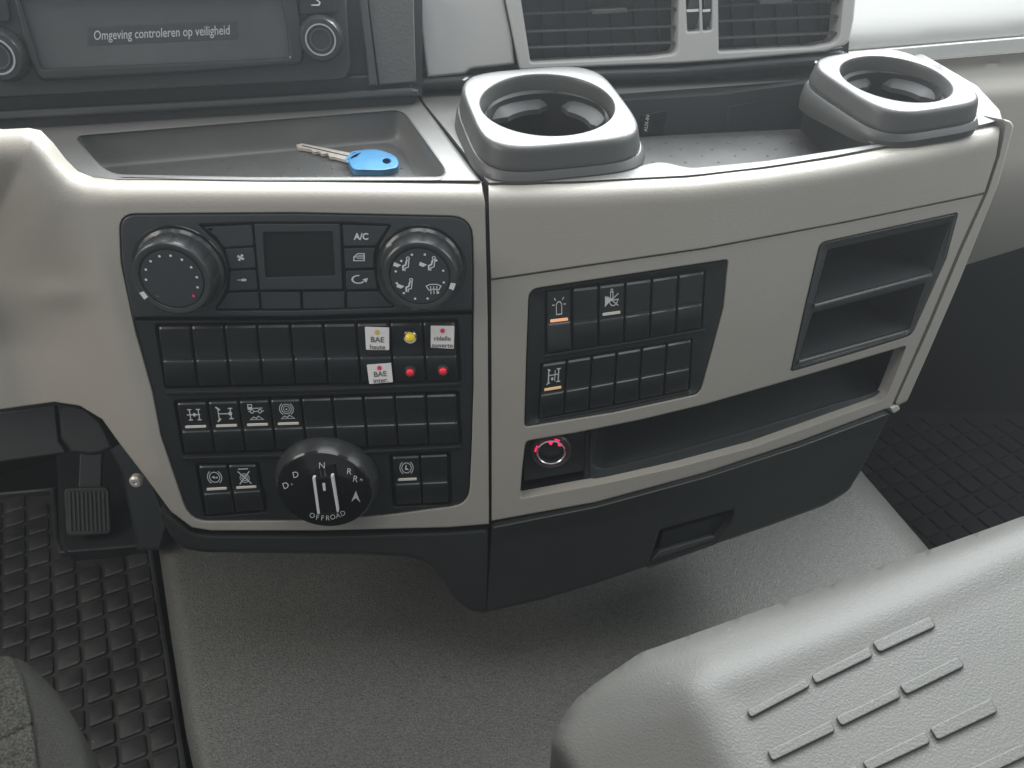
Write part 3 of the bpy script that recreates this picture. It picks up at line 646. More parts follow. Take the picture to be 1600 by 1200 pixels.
# ================================================================ double cubby
cb = thing('storage_cubby', 'dark double storage cubby with two open shelves at the right end of the console', 'cubby', SF.at(1365, 455))
U1 = rp([(1294, 390), (1482, 348), (1456, 424), (1272, 473)], 3, 3); U2 = rp([(1270, 489), (1444, 443), (1419, 513), (1249, 560)], 3, 3)
plate('frame', SF, inset(CUB, 1.2), M_dark, cb, off=0.0006, holes=[U1, U2], thick=0.010, bp=3, bmm=0.0028, grid=10, hole_depth=0.002, fn=lambda x, y: -0.0035*sm(pd1(x, y, CUB+[CUB[0]])/10))
for U in (U1, U2):                   # pocket walls going back into the console, floor tipping inward
    T = dense(U, 10); bm = bmesh.new(); r0 = [SF.at(x, y, -0.0035) for x, y in T]; n = SF.nrm(r0[0]); dv = Vector((-n.x, -n.y, -0.02)).normalized(); yv = Vector((0, 0, 1))
    zs = [p.z for p in r0]; zc = sum(zs)/len(zs); c = sum(r0, Vector())/len(r0)
    r1 = [p+dv*0.012 for p in r0]; r2 = [p+dv*0.085+(c-p)*0.06+yv*-0.002 for p in r0]
    strip(bm, r0, r1); strip(bm, r1, r2); bm.faces.new([bm.verts.new(p) for p in r2]); link('pocket', bm, M_dark, cb, 30)
for q in ([(1279, 461), (1445, 419.5), (1444, 421), (1279, 463)], [(1254, 551), (1411, 506.5), (1410, 508.5), (1253, 553)]):
    plate('floor_edge', SF, q, M_mould, cb, off=-0.011, thick=0.001, bp=0.4, bmm=0.0003, grid=0)  # paler strip painted as the highlight along the pocket floor
for q in ([(1272, 475), (1456, 427), (1455, 433), (1272, 482)], [(1248, 563), (1418, 515.5), (1416, 522), (1247, 570)]):
    plate('shelf_lip', SF, rp(q, 1, 2), M_top, cb, off=0.0006, thick=0.008, bp=2.8, bmm=0.004, grid=0, step=30)  # paler plastic stands in for the highlight along each lip
# ================================================================ slot: socket pocket and long open tray
sl = thing('open_storage_tray', 'long low black tray sunk into the slot below the switches and cubby', 'storage tray', SF.at(1100, 680))
bm = bmesh.new(); T = dense(SLOT, 10); r0 = [SF.at(x, y, -0.006) for x, y in T]; r1 = [p+Vector((-SF.nrm(p).x*0.4, 1, 0.0)).normalized()*0.05+Vector((0, 0, -0.004)) for p in r0]
strip(bm, r0, r1); bm.faces.new([bm.verts.new(p) for p in r1]); link('pocket', bm, M_black, sl, 30)
FL = [(921, 672), (1000, 655), (1100, 631), (1250, 588), (1412, 543), (1402, 574), (1384, 613), (1180, 681), (1060, 713), (960, 738), (938, 745), (926, 738)]
bm = bmesh.new(); edge = [(x, y) for x, y in FL[6:]]                     # raised front wall of the tray, rounded at its left end
wl = dense([(922, 690), (924, 735), (930, 743), (945, 743), (1060, 713), (1180, 681), (1300, 641), (1386, 611)], 8)[:-40]
wl = []
pl_ = [(924, 674), (923, 706), (925, 723), (932, 732), (946, 734), (1000, 721), (1060, 705), (1120, 688), (1180, 671), (1240, 653), (1300, 634), (1345, 622), (1386, 608)]
for a, c in zip(pl_, pl_[1:]):
    for k in range(4): wl.append((a[0]+(c[0]-a[0])*k/4, a[1]+(c[1]-a[1])*k/4))
wl.append(pl_[-1])
top = [SF.at(x, y, -0.009) for x, y in wl]
def shift(ps, out, dz): return [p+SF.nrm(p)*out+Vector((0, 0, dz)) for p in ps]
grid_bm(bm, [shift(top, -0.004, -0.03), shift(top, -0.0035, -0.001), shift(top, -0.0025, 0), shift(top, -0.001, 0.0002), shift(top, 0, -0.0012), shift(top, 0.0006, -0.013), shift(top, 0.0, -0.020), shift(top, -0.006, -0.0205)])
link('front_wall', bm, M_unit, sl, 60)
bm = bmesh.new(); f0 = shift(top, -0.003, -0.003); f1 = [p+Vector((0.01, 0.075, 0.014)) for p in f0]; f2 = [p+Vector((0.012, 0.09, 0.05)) for p in f0]; grid_bm(bm, [f0, shift(f0, -0.01, 0.001), f1, f2]); link('tray_floor', bm, M_dark, sl, 30)
plate('divider', SF, [(916, 676), (921, 674), (922, 748), (913, 752)], M_black, sl, off=-0.012, thick=0.03, bp=1, bmm=0.0008, grid=0)
so = thing('power_socket', 'round power socket with glowing red ring and chrome rim', 'power socket', SF.at(862, 706, -0.016))
plate('mounting_plate', SF, rp([(820, 688), (915, 672), (914, 735), (818, 752)], 4, 3), M_black, so, off=-0.016, thick=0.02, bp=1, grid=0)
fr = frame(SF, 861, 707, -0.009)
cyl('outer_ring', fr, [(0.0185, -0.008), (0.0185, -0.003), (0.0175, -0.001), (0.0160, 0), (0.0145, -0.0006), (0.0135, -0.002)], M_glossgrey, so, 48)
cyl('glow_ring', fr, [(0.0143, -0.0016), (0.0139, -0.0010), (0.0126, -0.0012), (0.0122, -0.003)], mat('red_translucent', (0.12, 0.005, 0.015), 0.2, emit=(1, 0.01, 0.06), estr=0.02), so, 48)
cyl('chrome_rim', fr, [(0.0124, -0.003), (0.0124, 0.0003), (0.0116, 0.0009), (0.0109, 0.0002), (0.0107, -0.012)], M_chrome, so, 48)
b = bmesh.new()
for a0, a1 in ((150, 178), (58, 78)):
    M = lambda x, y: fr[0]+fr[1]*x+fr[2]*y-fr[3]*0.0006
    ribbon(b, M, [(0.0133*math.cos(math.radians(a)), 0.0133*math.sin(math.radians(a))) for a in np.linspace(a0, a1, 8)], 0.0014)
M2 = lambda x, y: fr[0]+fr[1]*x+fr[2]*y-fr[3]*0.004
fill(b, M2, [(-0.003, 0.0105), (0.0025, 0.0105), (0.002, 0.0075), (0.000, 0.0045), (-0.002, 0.007)]); fill(b, M2, [(0.006, 0.0075), (0.009, 0.006), (0.0085, 0.003), (0.006, 0.004)])
link('glow', b, M_glow, so)
cyl('barrel', fr, [(0.0107, -0.004), (0.0105, -0.02), (0.0001, -0.02)], M_black, so, 32)
# ================================================================ drawer
out = [(769, 822), (930, 790), (1100, 744), (1250, 695), (1386, 644), (1390, 648), (1362, 704), (1345, 735), (1326, 766), (1315, 774), (1288, 790), (1200, 822), (1100, 856), (1013, 884), (930, 912), (850, 936), (758, 957), (762, 900)]
HD = rp([(1031, 828, 3), (1146, 796, 3), (1141, 816, 0), (1117, 846, 6), (1060, 866, 0), (1013, 883, 3)], 3)
dw = plate('drawer', SF, rp(out, 5, 3), M_lower, con, off=0.002, holes=[HD], thick=0.12, bp=3.5, bmm=0.003, grid=14, hole_depth=0.010, fn=lambda x, y: 0.004*sm(1-abs(y-(lerpl(x, [(769, 826), (930, 794), (1100, 748), (1250, 699), (1386, 648)])))/10))
bm = bmesh.new(); r0 = [SF.at(x, y, 0.0) for x, y in dense(HD, 8)]; cc = sum(r0, Vector())/len(r0); r1 = [p-SF.nrm(p)*0.016+(cc-p)*0.1+Vector((0, 0, -0.002)) for p in r0]; strip(bm, r0, r1); bm.faces.new([bm.verts.new(p) for p in r1]); link('handle_recess', bm, M_black, dw)
plate('handle', SF, rp([(1035, 831, 2), (1142, 801, 2), (1136, 820, 2), (1110, 836, 2), (1029, 859, 2)], 2), M_black, dw, off=-0.006, thick=0.004, bp=2, bmm=0.0015, grid=0)
plate('handle_lip', SF, rp([(1016, 874, 2), (1029, 860, 2), (1112, 836, 2), (1120, 838, 2), (1118, 845, 2), (1060, 865, 0), (1015, 881, 1)], 2), M_mould, dw, off=-0.001, thick=0.004, bp=3, bmm=0.004, grid=0)  # lighter grey imitates light falling on the upturned lip
# ================================================================ upper dash
ud = thing('dashboard_upper', 'dark and silver-grey upper dashboard carrying the screen and air vents', 'dashboard', (0, 0.7, 0.76))
bm = bmesh.new()
for z0, z1, pts in ((0.785, 0.80, [(-1.4, 0.70), (-0.3, 0.70), (0.0, 0.76), (0.3, 0.82), (0.62, 0.98), (1.4, 1.3), (1.4, 1.9), (-1.4, 1.9)]),):
    strip(bm, [Vector((x, y, z0)) for x, y in pts], [Vector((x, y, z1)) for x, y in pts])
    for z in (z0, z1): bm.faces.new([bm.verts.new((x, y, z)) for x, y in pts])
link('dash_shelf', bm, M_dark, ud)  # unseen dash top, added to keep windscreen light off the tunnel
plate('lower_band', D1, [(-120, 148), (0, 142), (300, 130), (640, 112), (650, 160), (640, 210), (-120, 260)], M_dark, ud, off=0.0, thick=0.06, bp=5, bmm=0.006, grid=30)
plate('ledge', D1, rp([(-120, 178), (0, 172), (300, 157), (640, 136), (655, 140), (655, 150), (300, 172), (0, 190), (-120, 196)], 3, 3), mat('satin_ledge', (0.06, 0.063, 0.065), 0.25), ud, off=0.008, thick=0.03, bp=5, bmm=0.007, grid=0, step=30, nb=5)
plate('backing', D1, [(-120, -14), (660, -14), (660, 150), (-120, 170)], M_dark, ud, off=-0.004, thick=0.02, bp=0, grid=60)
plate('trim_strip', D1, [(560, -14), (572, -14), (590, 133), (577, 134)], M_mould, ud, off=0.010, thick=0.02, bp=2, bmm=0.002, grid=0)
plate('grained_panel', D1, [(573, -14), (646, -14), (650, 128), (592, 133)], M_leather, ud, off=0.006, thick=0.02, bp=2, bmm=0.002, grid=20)
plate('backing', D2, [(600, -14), (1330, -14), (1325, 100), (600, 190)], M_black, ud, off=-0.03, thick=0.02, bp=0, grid=60)
plate('glovebox_lid', D2, rp([(650, -14, 0), (784, -14, 0), (800, 60, 0), (804, 101, 4), (735, 108, 6), (726, 116, 5), (667, 122, 3)], 3), M_silver, ud, off=0.0, thick=0.03, bp=4, bmm=0.004, grid=20)
V1 = rp([(812, -14, 0), (1060, -14, 0), (1058, 84, 10), (1020, 89, 0), (829, 98, 5)], 6); V2 = rp([(1122, -14, 0), (1318, -14, 0), (1310, 66, 14), (1270, 74, 0), (1123, 81, 4)], 6)
V3 = rp([(1071, -14, 0), (1092, -14, 0), (1094, 48, 3), (1074, 50, 3)], 3); V4 = rp([(1096, -14, 0), (1112, -14, 0), (1112, 47, 3), (1098, 48, 3)], 3)
plate('vent_surround', D2, rp([(787, -14, 0), (1338, -14, 0), (1334, 30, 0), (1326, 68, 10), (1290, 81, 0), (1150, 93, 0), (1060, 99, 0), (930, 104, 0), (812, 110, 6)], 5), M_silver, ud, off=0.003, holes=[V1, V2, V3, V4], thick=0.03, bp=3, bmm=0.003, grid=16, hole_depth=0.02)
plate('recess_wall', D2, [(640, 112), (800, 100), (1060, 96), (1300, 78), (1318, 74), (1330, 140), (1000, 230), (640, 240)], M_dark, ud, off=-0.012, thick=0.02, bp=0, grid=30)
plate('recess_ledge', D2, rp([(930, 158), (1120, 147), (1262, 126), (1262, 136), (1120, 158), (930, 170)], 3), M_dark, ud, off=0.012, thick=0.03, bp=4, bmm=0.005, grid=0, step=30)
plate('upper_ledge', D2, rp([(640, 124), (800, 112), (1060, 104), (1300, 84), (1320, 80), (1320, 96), (1300, 104), (1060, 124), (800, 134), (640, 144)], 3), M_dark, ud, off=0.006, thick=0.02, bp=8, bmm=0.010, grid=30, nb=5)
TW = wallplane(0.668, 0.12, 0.10)
plate('tray_back_wall', TW, [(930, 160), (1120, 149), (1275, 128), (1300, 240), (930, 270)], M_dark, ud, off=0.0, thick=0.01, bp=0, grid=30)
ax = plate('aux_socket', TW, rp([(1003, 180), (1043, 172), (1036, 208), (1000, 214)], 2, 2), M_black, ud, off=0.0015, thick=0.002, bp=1, bmm=0.0005, grid=0)
b = bmesh.new(); text_bm(b, 'AUX-IN', onS(TW, 0.0022), 1013, 193, 7.5, (0.15, -1), (-1, -0.15), bold=0.01); link('lettering', b, M_print, ax)
plate('aux_jack', TW, discpts(1026, 192, 5, 5, 16), M_groove, ax, off=0.0025, thick=0.001, bp=0, grid=0)
b = bmesh.new(); ribbon(b, onS(TW, 0.0006), [(1137, 195), (1138, 167), (1180, 159)], 1.6); link('hatch_line', b, M_mould, ud)
# ---- infotainment
inf = thing('infotainment_unit', 'dashboard infotainment unit with wide screen showing a grey message bar', 'infotainment unit', D1.at(260, 60))
plate('housing', D1, rp([(-120, -14, 0), (540, -14, 0), (548, 108, 8), (540, 124, 8), (300, 137, 0), (0, 153, 0), (-120, 158, 0)], 6), M_dark, inf, off=0.014, thick=0.03, bp=2.5, bmm=0.002, grid=30)
BZ = rp([(18, -14, 0), (462, -14, 0), (474, 60, 0), (474, 100, 14), (300, 114, 0), (62, 127, 12), (44, 90, 0)], 8); SCR = rp([(28, -14, 0), (436, -14, 0), (447, 40, 0), (452, 90, 5), (260, 99, 0), (66, 107, 3)], 4)
plate('screen_bezel', D1, BZ, M_glossgrey, inf, off=0.020, holes=[SCR], thick=0.006, bp=5, bmm=0.004, grid=0, hole_depth=0.005, step=30)
scr = plate('screen', D1, inset(SCR, -2), M_screen, inf, off=0.0155, thick=0.001, bp=0, grid=0)
b = bmesh.new(); fill(b, onS(D1, 0.0158), [(137, 43), (370, 33), (371, 60), (138, 71)]); link('message_bar', b, mat('message_bar', (0.042, 0.046, 0.05), 0.3), scr)
b = bmesh.new(); text_bm(b, 'Omgeving controleren op veiligheid', onS(D1, 0.0161), 253, 58, 21, (1, -0.042), (-0.02, -1), squeeze=0.70, bold=0.004); link('message', b, M_screentext, scr)
def knob(px, py, off, R):
    fr = frame(D1, px, py, off+0.010)
    k = cyl('knob', fr, [(R*1.25, -0.012), (R*1.2, -0.008), (R*1.12, -0.003), (R*1.02, -0.0006), (R*0.9, 0), (R*0.72, -0.0006), (R*0.62, -0.001), (0.0001, -0.001)], M_glossgrey, inf, 48)
    cyl('ring', fr, [(R*0.82, -0.0004), (R*0.80, 0.0006), (R*0.72, 0.0006), (R*0.70, -0.0006)], M_chrome, k, 48)
    cyl('ring', fr, [(R*0.58, -0.001), (R*0.57, 0.0), (R*0.50, 0.0), (R*0.49, -0.001)], M_mould, k, 48)
knob(501, 62, 0.015, 0.0145); knob(-6, 88, 0.015, 0.016)
bt = plate('button', D1, rp([(466, -40), (523, -40), (527, 20), (468, 24)], 4, 3), M_black, inf, off=0.018, thick=0.005, bp=2, bmm=0.0015, grid=0)
b = bmesh.new(); ribbon(b, onS(D1, 0.0186), [(486, -8), (500, 4), (498, 8), (488, 8)], 2); ribbon(b, onS(D1, 0.0186), [(486, 8), (500, 7)], 1.5); link('icon', b, M_print, bt)
plate('button', D1, rp([(-60, -40), (8, -40), (16, 34), (-60, 38)], 4, 3), M_black, inf, off=0.018, thick=0.005, bp=2, bmm=0.0015, grid=0)
# ---- vents
def vent(V, x0, x1, ys, slopes, tab, label, nv):
    v = thing('air_vent', label, 'air vent', D2.at((x0+x1)/2, 40), 'air vents in the upper dashboard')
    plate('duct', D2, inset(V, -3), M_dark, v, off=-0.022, thick=0.002, bp=0, grid=0)
    for y in ys:
        b = bmesh.new(); rows = []
        prof_ = [(-0.0055, 0.0010), (0.0, 0.0006), (0.0008, 0.0), (0.0, -0.0010), (-0.0055, -0.0005)]
        a = D2.at(x0+lerpl(y, [(-60, -14), (100, 4)]), y, -0.004); c = D2.at(x1+lerpl(y, [(-60, 3), (100, -3)]), y+slopes*(x1-x0), -0.004); n = D2.n
        for o, z in prof_+prof_[:1]: rows.append([a+n*o+Vector((0, 0, z)), c+n*o+Vector((0, 0, z))])
        grid_bm(b, rows); link('slat', b, M_mould, v, 30)
    for k in range(nv):
        x = x0+(x1-x0)*(k+0.7)/(nv+0.4); b = bmesh.new()
        p = [D2.at(x-8, -60, -0.017), D2.at(x+3, 95, -0.017)]; e = RT*0.0007
        rr = [p[0]-e, p[0]+e, p[1]+e, p[1]-e]; strip(b, rr, [q-D2.n*0.004 for q in rr]); b.faces.new([b.verts.new(q) for q in rr]); link('vane', b, M_dark, v)
    if tab:
        plate('slider', D2, rp(tab, 2, 3), M_mould, v, off=0.0005, thick=0.008, bp=2, bmm=0.002, grid=0)
vent(V1, 824, 1056, [-8, 22, 50, 75], -0.036, [(924, 15), (980, 12), (981, 20), (925, 24)], 'slatted air vent beside the grey lid, nearer the screen', 6)
vent(V2, 1122, 1310, [-22, 10, 34, 60], -0.045, [(1186, 0), (1238, -3), (1238, 6), (1187, 8)], 'slatted air vent at the right, nearer the passenger side', 5)
for V in (V3, V4):
    a = np.array(V).mean(0); b = bmesh.new(); x0 = min(p[0] for p in V)+2; x1 = max(p[0] for p in V)-2; rows = []
    c0 = D2.at(x0, -20, -0.010); c1_ = D2.at(x1, -20, -0.010)
    for k in range(25):
        t = math.radians(-90+k*180/24); rr = 0.022*(1 if k % 2 else 0.97); q = D2.n*(rr*0.5*math.cos(t))+Vector((0, 0.16, 1)).normalized()*(rr*math.sin(t)*1.5)
        rows.append([c0+q, c1_+q])
    grid_bm(b, rows); link('thumbwheel', b, M_mould, ud, 20)
    plate('wheel_mark', D2, [(x0, 15), (x1, 14), (x1, 18), (x0, 19)], M_print, ud, off=0.002, thick=0.001, bp=0, grid=0)
# ---- passenger side dash
PD = wallplane(0.75, 0.45, 0.16, 0.76, 0.30)
L1 = lambda x: 76-(x-1380)*0.085
pt = thing('passenger_dash', 'pale beige curved dash panel beyond the console, in front of the passenger seat', 'dash panel', PD.at(1540, 230))
xs = [1290, 1340, 1400, 1480, 1560, 1640, 1760]
plate('upper_pad', PD, [(1290, -80), (1760, -80)]+[(x, L1(x)) for x in xs[::-1]], M_silver, pt, fn=lambda x, y: -(L1(x)-y)*0.0003-0.012*(1-math.sqrt(max(0, 1-min(1, max(0, (46-(L1(x)-y))/46))**2*0.97))), thick=0.03, bp=3, bmm=0.004, grid=12, step=12)
plate('trim_band', PD, [(x, L1(x)+1) for x in xs]+[(x, L1(x)+24) for x in xs[::-1]], M_silver, pt, off=-0.002, thick=0.03, bp=2, bmm=0.002, grid=0, step=12)
def pd_off(x, y):
    e = y-L1(x)-24
    return -0.010+0.016*sm((e-8)/60)+0.010*sm(1-e/14)-(0.05*((y-250)/150)**2 if y > 250 else 0)
plate('lower_pad', PD, [(x, L1(x)+24) for x in xs]+[(1760, 350), (1600, 386), (1480, 423), (1380, 455), (1380, 200)], M_beige, pt, fn=pd_off, thick=0.03, bp=0, grid=9, step=9, smooth=60)
# ================================================================ cup holders
def cupholder(label):
    t = thing('cup_holder', label, 'cup holder', (0, 0, 0), 'cup holders on the console top')
    X, Y, Z = Vector((1, 0, 0)), Vector((0, 1, 0)), Vector((0, 0, 1)); N = 72
    def rr(a, hx, hy, p=4.2):
        c, s = math.cos(a), math.sin(a); r = (abs(c/hx)**p+abs(s/hy)**p)**(-1/p); return r*c, r*s
    def ring(hx, hy, z, p=4.2, tilt=0.0, cx=0, cy=0): return [Vector((cx+rr(2*math.pi*k/N, hx, hy, p)[0], cy+rr(2*math.pi*k/N, hx, hy, p)[1], z+tilt*rr(2*math.pi*k/N, hx, hy, p)[1])) for k in range(N)]
    b = bmesh.new(); grid_bm(b, [ring(0.061, 0.069, -0.010, tilt=-0.03), ring(0.062, 0.070, -0.003, tilt=-0.01), ring(0.0605, 0.0685, 0.0045, tilt=0.06), ring(0.0590, 0.067, 0.0065, tilt=0.06), ring(0.052, 0.060, 0.0065, tilt=0.06)], True); link('base', b, M_mould, t, 35, Vector((0, 0, 0)))
    T = 0.08
    b = bmesh.new(); rows = [ring(0.0565, 0.0645, 0.0055, tilt=T), ring(0.0576, 0.0656, 0.0068, tilt=T), ring(0.0582, 0.0662, 0.0090, tilt=T), ring(0.0578, 0.0658, 0.0110, tilt=T), ring(0.0562, 0.0642, 0.0195, tilt=T), ring(0.0557, 0.0637, 0.0215, tilt=T), ring(0.0547, 0.0627, 0.0232, tilt=T), ring(0.0533, 0.0613, 0.0240, tilt=T), ring(0.0520, 0.0600, 0.0242, tilt=T), ring(0.0505, 0.0580, 0.0243, 4.1, tilt=T)]
    for r, z in ((0.0484, 0.0243), (0.0478, 0.0241), (0.0473, 0.0235), (0.0469, 0.0222), (0.0466, 0.019), (0.0455, 0.008), (0.0435, -0.035)): rows.append([Vector((r*math.cos(2*math.pi*k/N), r*math.sin(2*math.pi*k/N)*1.08, z+T*r*math.sin(2*math.pi*k/N)*(1 if z > 0.01 else 0))) for k in range(N)])
    grid_bm(b, rows, True); link('collar', b, M_mould, t, 35, Vector((0, 0, 0)))
    # rubber gripper with four flaps around a star-shaped mouth
    b = bmesh.new(); rows = []
    def star(a):
        t = ((a-0.35)*4/(2*math.pi)) % 1.0; return 0.73+0.25*max(0, 1-abs(t-0.5)/0.22)
    for s, z in ((1.0, 0.013), (0.0, 0.006), (0.0, 0.002)):
        row_ = []
        for k in range(N):
            a = 2*math.pi*k/N; f = star(a) if s == 0 else 1.0
            row_.append(Vector((0.0443*f*math.cos(a), 0.0478*f*math.sin(a), z+(0.08*0.045*math.sin(a) if s else 0))))
        rows.append(row_)
    grid_bm(b, rows, True); link('rubber_insert', b, mat('matt_rubber', (0.055, 0.057, 0.058), 0.7, spec=0.2), t, 20, Vector((0, 0, 0)))
    b = bmesh.new(); r = [Vector((0.0415*math.cos(2*math.pi*k/N), 0.0415*math.sin(2*math.pi*k/N), -0.034)) for k in range(N)]; b.faces.new([b.verts.new(q) for q in r]); grid_bm(b, [r, [q+Z*0.05 for q in r]], True); link('cup_bottom', b, M_groove, t, 30, Vector((0, 0, 0)))
    b = bmesh.new()
    for dx in (-0.010, 0.0, 0.009):
        ribbon(b, lambda x, y: Vector((x, y, 0.0241+T*y)), [(-0.045+dx*0.6, 0.050), (-0.041+dx*0.6, 0.0545)], 0.0022)
    link('embossed_mark', b, M_dark, t, 30, Vector((0, 0, 0)))
    return t
c1h = cupholder('dark grey cup holder beside the key tray, partly covering the seam'); c1h.scale = (1.07, 1.03, 1); c1h.location = (0.0265, 0.590, 0.757); c1h.rotation_euler = (0, 0, math.radians(13))
c2 = c1h.copy(); C.objects.link(c2); c2['label'] = 'dark grey cup holder at the far right end of the console top'
for ch in list(c1h.children):
    d = ch.copy(); C.objects.link(d); d.parent = c2
c2.location = (0.308, 0.642, 0.759); c2.rotation_euler = (0, 0, math.radians(20)); c2.scale = (0.90, 0.86, 0.95)
# housing under the right cup holder
plate('cup_support', TOP, rp([(1250, 128), (1470, 100), (1500, 190), (1394, 212), (1364, 226), (1336, 206)], 4, 3), M_dark, con, off=0.001, holes=[circ_px(0.308, 0.642, 0.7545, 0.0395)], thick=0.037, bp=1, bmm=0.001, grid=0)
# ================================================================ key
key = thing('ignition_key', 'metal ignition key with blue plastic head lying in the tray', 'key', SH(0.7305).at(560, 250))
KS = SH(0.7355)
plate('head', KS, rp([(541, 246, 10), (560, 234, 14), (592, 233, 12), (622, 245, 12), (624, 262, 8), (600, 267, 10), (550, 266, 8)], 8, 5), M_blue, key, holes=[rp([(543, 250), (551, 240), (562, 238), (558, 244)], 2, 3), discpts(604, 252, 6, 3.8, 14)], thick=0.0055, bp=2.5, bmm=0.002, grid=6, hole_depth=0.005, back=False)
plate('blade', SH(0.733), rp([(462, 226, 2), (472, 224, 2), (548, 239, 1), (546, 252, 1), (524, 246, 1), (515, 245, 0), (512, 240, 0), (503, 241, 0), (499, 237, 0), (490, 238, 0), (486, 234, 0), (466, 231, 2)], 1, 2), M_steel, key, thick=0.002, bp=0.8, bmm=0.0005, grid=0)
b = bmesh.new(); ribbon(b, onS(SH(0.7331), 0.0), [(472, 227.5), (545, 244)], 1.4); link('groove', b, M_groove, key)
# ================================================================ knee panel under the left fascia
kp = thing('lower_dash_panel', 'black lower dash panel edge above the driver footwell', 'dash panel', SF.at(60, 680, -0.1))
KP = Flat(SF.at(60, 650, -0.1), (0.05, -1, 0.55))
plate('panel', KP, rp([(-90, 655, 0), (86, 633, 0), (92, 690, 0), (104, 708, 4), (-90, 735, 0)], 2), M_lower, kp, off=0, thick=0.02, bp=2.5, bmm=0.003, grid=0)
plate('corner_cover', KP, rp([(89, 631, 2), (130, 636, 14), (160, 662, 10), (178, 700, 6), (150, 712, 10), (112, 708, 4), (95, 685, 0)], 3), M_lower, kp, off=0.001, thick=0.02, bp=5, bmm=0.006, grid=0)
kb = plate('footwell_side', Flat(SF.at(200, 740, -0.2), (-0.35, -1, 0.5)), [(150, 660), (215, 700), (262, 815), (250, 860), (215, 860), (190, 740)], M_black, kp, off=0, thick=0.02, bp=4, bmm=0.004, grid=0)
# ================================================================ pedal and mats
PP = Flat(SH(0.05).at(140, 838), TF*-0.75+Vector((0, 0, 0.66)))
cyl('bolt', frame(SF, 213, 752, -0.045), [(0.006, -0.004), (0.006, 0.001), (0.0045, 0.003), (0.002, 0.0032), (0.0001, 0.002)], M_steel, kp, 20)
pe = thing('accelerator_pedal', 'ribbed rubber accelerator pedal standing in the driver footwell', 'pedal', PP.at(138, 838))
plate('pad', PP, rp([(99, 762), (170, 760), (175, 834), (104, 838)], 10, 4), M_rubber, pe, thick=0.012, bp=3, bmm=0.003, grid=0)
b = bmesh.new()
for k in range(10):
    x = 108+k*6.6; plate_bm(b, PP, rp([(x-1.5, 768), (x+1.8, 768), (x+4.5, 830), (x+1.2, 830)], 1, 2), off=0.0025, thick=0.004, bp=0.8, bmm=0.001, grid=0)
link('ribs', b, mat('worn_pedal_rubber', (0.026, 0.026, 0.025), 0.5), pe)
plate('arm', PP, [(125, 690), (160, 690), (158, 775), (122, 775)], M_black, pe, off=-0.012, thick=0.01, bp=2, bmm=0.002, grid=0)
def mat_mesh(name, outl, label, pitch=0.0345, ang=TF, z=0.004, mm=M_rubber, rimw=0.006, edge=None):
    S = SH(z); P = [S.at(x, y) for x, y in outl]; b = bmesh.new()
    if edge: ang = S.at(*edge[0])-S.at(*edge[1])
    f = ang.normalized(); r = Vector((f.y, -f.x, 0)); poly = [(p.dot(r), p.dot(f)) for p in P]
    plate_bm(b, S, outl, thick=0.004, bp=1, bmm=0.001, grid=0)
    # raised rim
    o_in = inset(dense(poly, 0.03), rimw); o_out = dense(poly, 0.03)
    W3 = lambda q, zz: r*q[0]+f*q[1]+Vector((0, 0, zz))
    rings = [[W3(q, z) for q in o_out], [W3(q, z+0.011) for q in o_out], [W3(q, z+0.012) for q in inset(o_out, rimw*0.5)], [W3(q, z+0.010) for q in o_in], [W3(q, z) for q in o_in]]
    for a, c in zip(rings, rings[1:]): strip(b, a, c)
    A = np.array(poly); x0, y0 = A.min(0); x1, y1 = A.max(0); y = y0+0.018
    while y < y1:
        x = x1-0.024
        while x > x0:
            h = pitch*0.45; sq = [(x+sx*h, y+sy*h) for sx, sy in ((-1, -1), (1, -1), (1, 1), (-1, 1))]
            t = np.array(sq)
            if inside(np.array([[x, y]]), poly)[0] and pdist(np.array([[x, y]]), poly)[0] > pitch*0.62:
                q = rp(sq, h*0.35, 3); zz = z+0.0045+random.uniform(-0.0006, 0.0004); tx, ty = random.uniform(-.03, .03), random.uniform(-.03, .03)
                lv = [[(p, z)for p in q], [(p, zz-0.0012) for p in inset(q, 0.0008)], [(p, zz) for p in inset(q, 0.0028)]]
                rr = [[W3(p, h_+((p[0]-x)*tx+(p[1]-y)*ty if i else 0)) for p, h_ in l] for i, l in enumerate(lv)]
                strip(b, rr[0], rr[1]); strip(b, rr[1], rr[2]); b.faces.new([b.verts.new(p) for p in rr[2]])
            x -= pitch
        y += pitch
    o = link(name, b, mm, None, 40); return tag(o, label, 'floor mat')
mat_mesh('rubber_mat', [(-260, 800), (88, 768), (95, 850), (102, 866), (225, 856), (240, 862), (262, 1000), (300, 1240), (-260, 1330)], 'worn black rubber mat with square blocks in the driver footwell', edge=((240, 862), (300, 1240)))
mat_mesh('rubber_mat', [(1280, 640), (1620, 640), (1760, 760), (1760, 1000), (1400, 1000)], 'black rubber mat with block pattern in the dark passenger footwell', pitch=0.036, mm=mat('shaded_black_rubber', (0.006, 0.006, 0.006), 0.8, 0.3, 500, 0.3, 9, 0.1), rimw=0.003)  # same rubber, with the footwell shade put into a darker colour
plate('pedal_surround', SH(0.03), rp([(88, 700), (196, 690), (236, 850), (222, 856), (104, 866), (93, 850)], 6, 3), M_black, pe, off=0, thick=0.03, bp=6, bmm=0.008, grid=0)
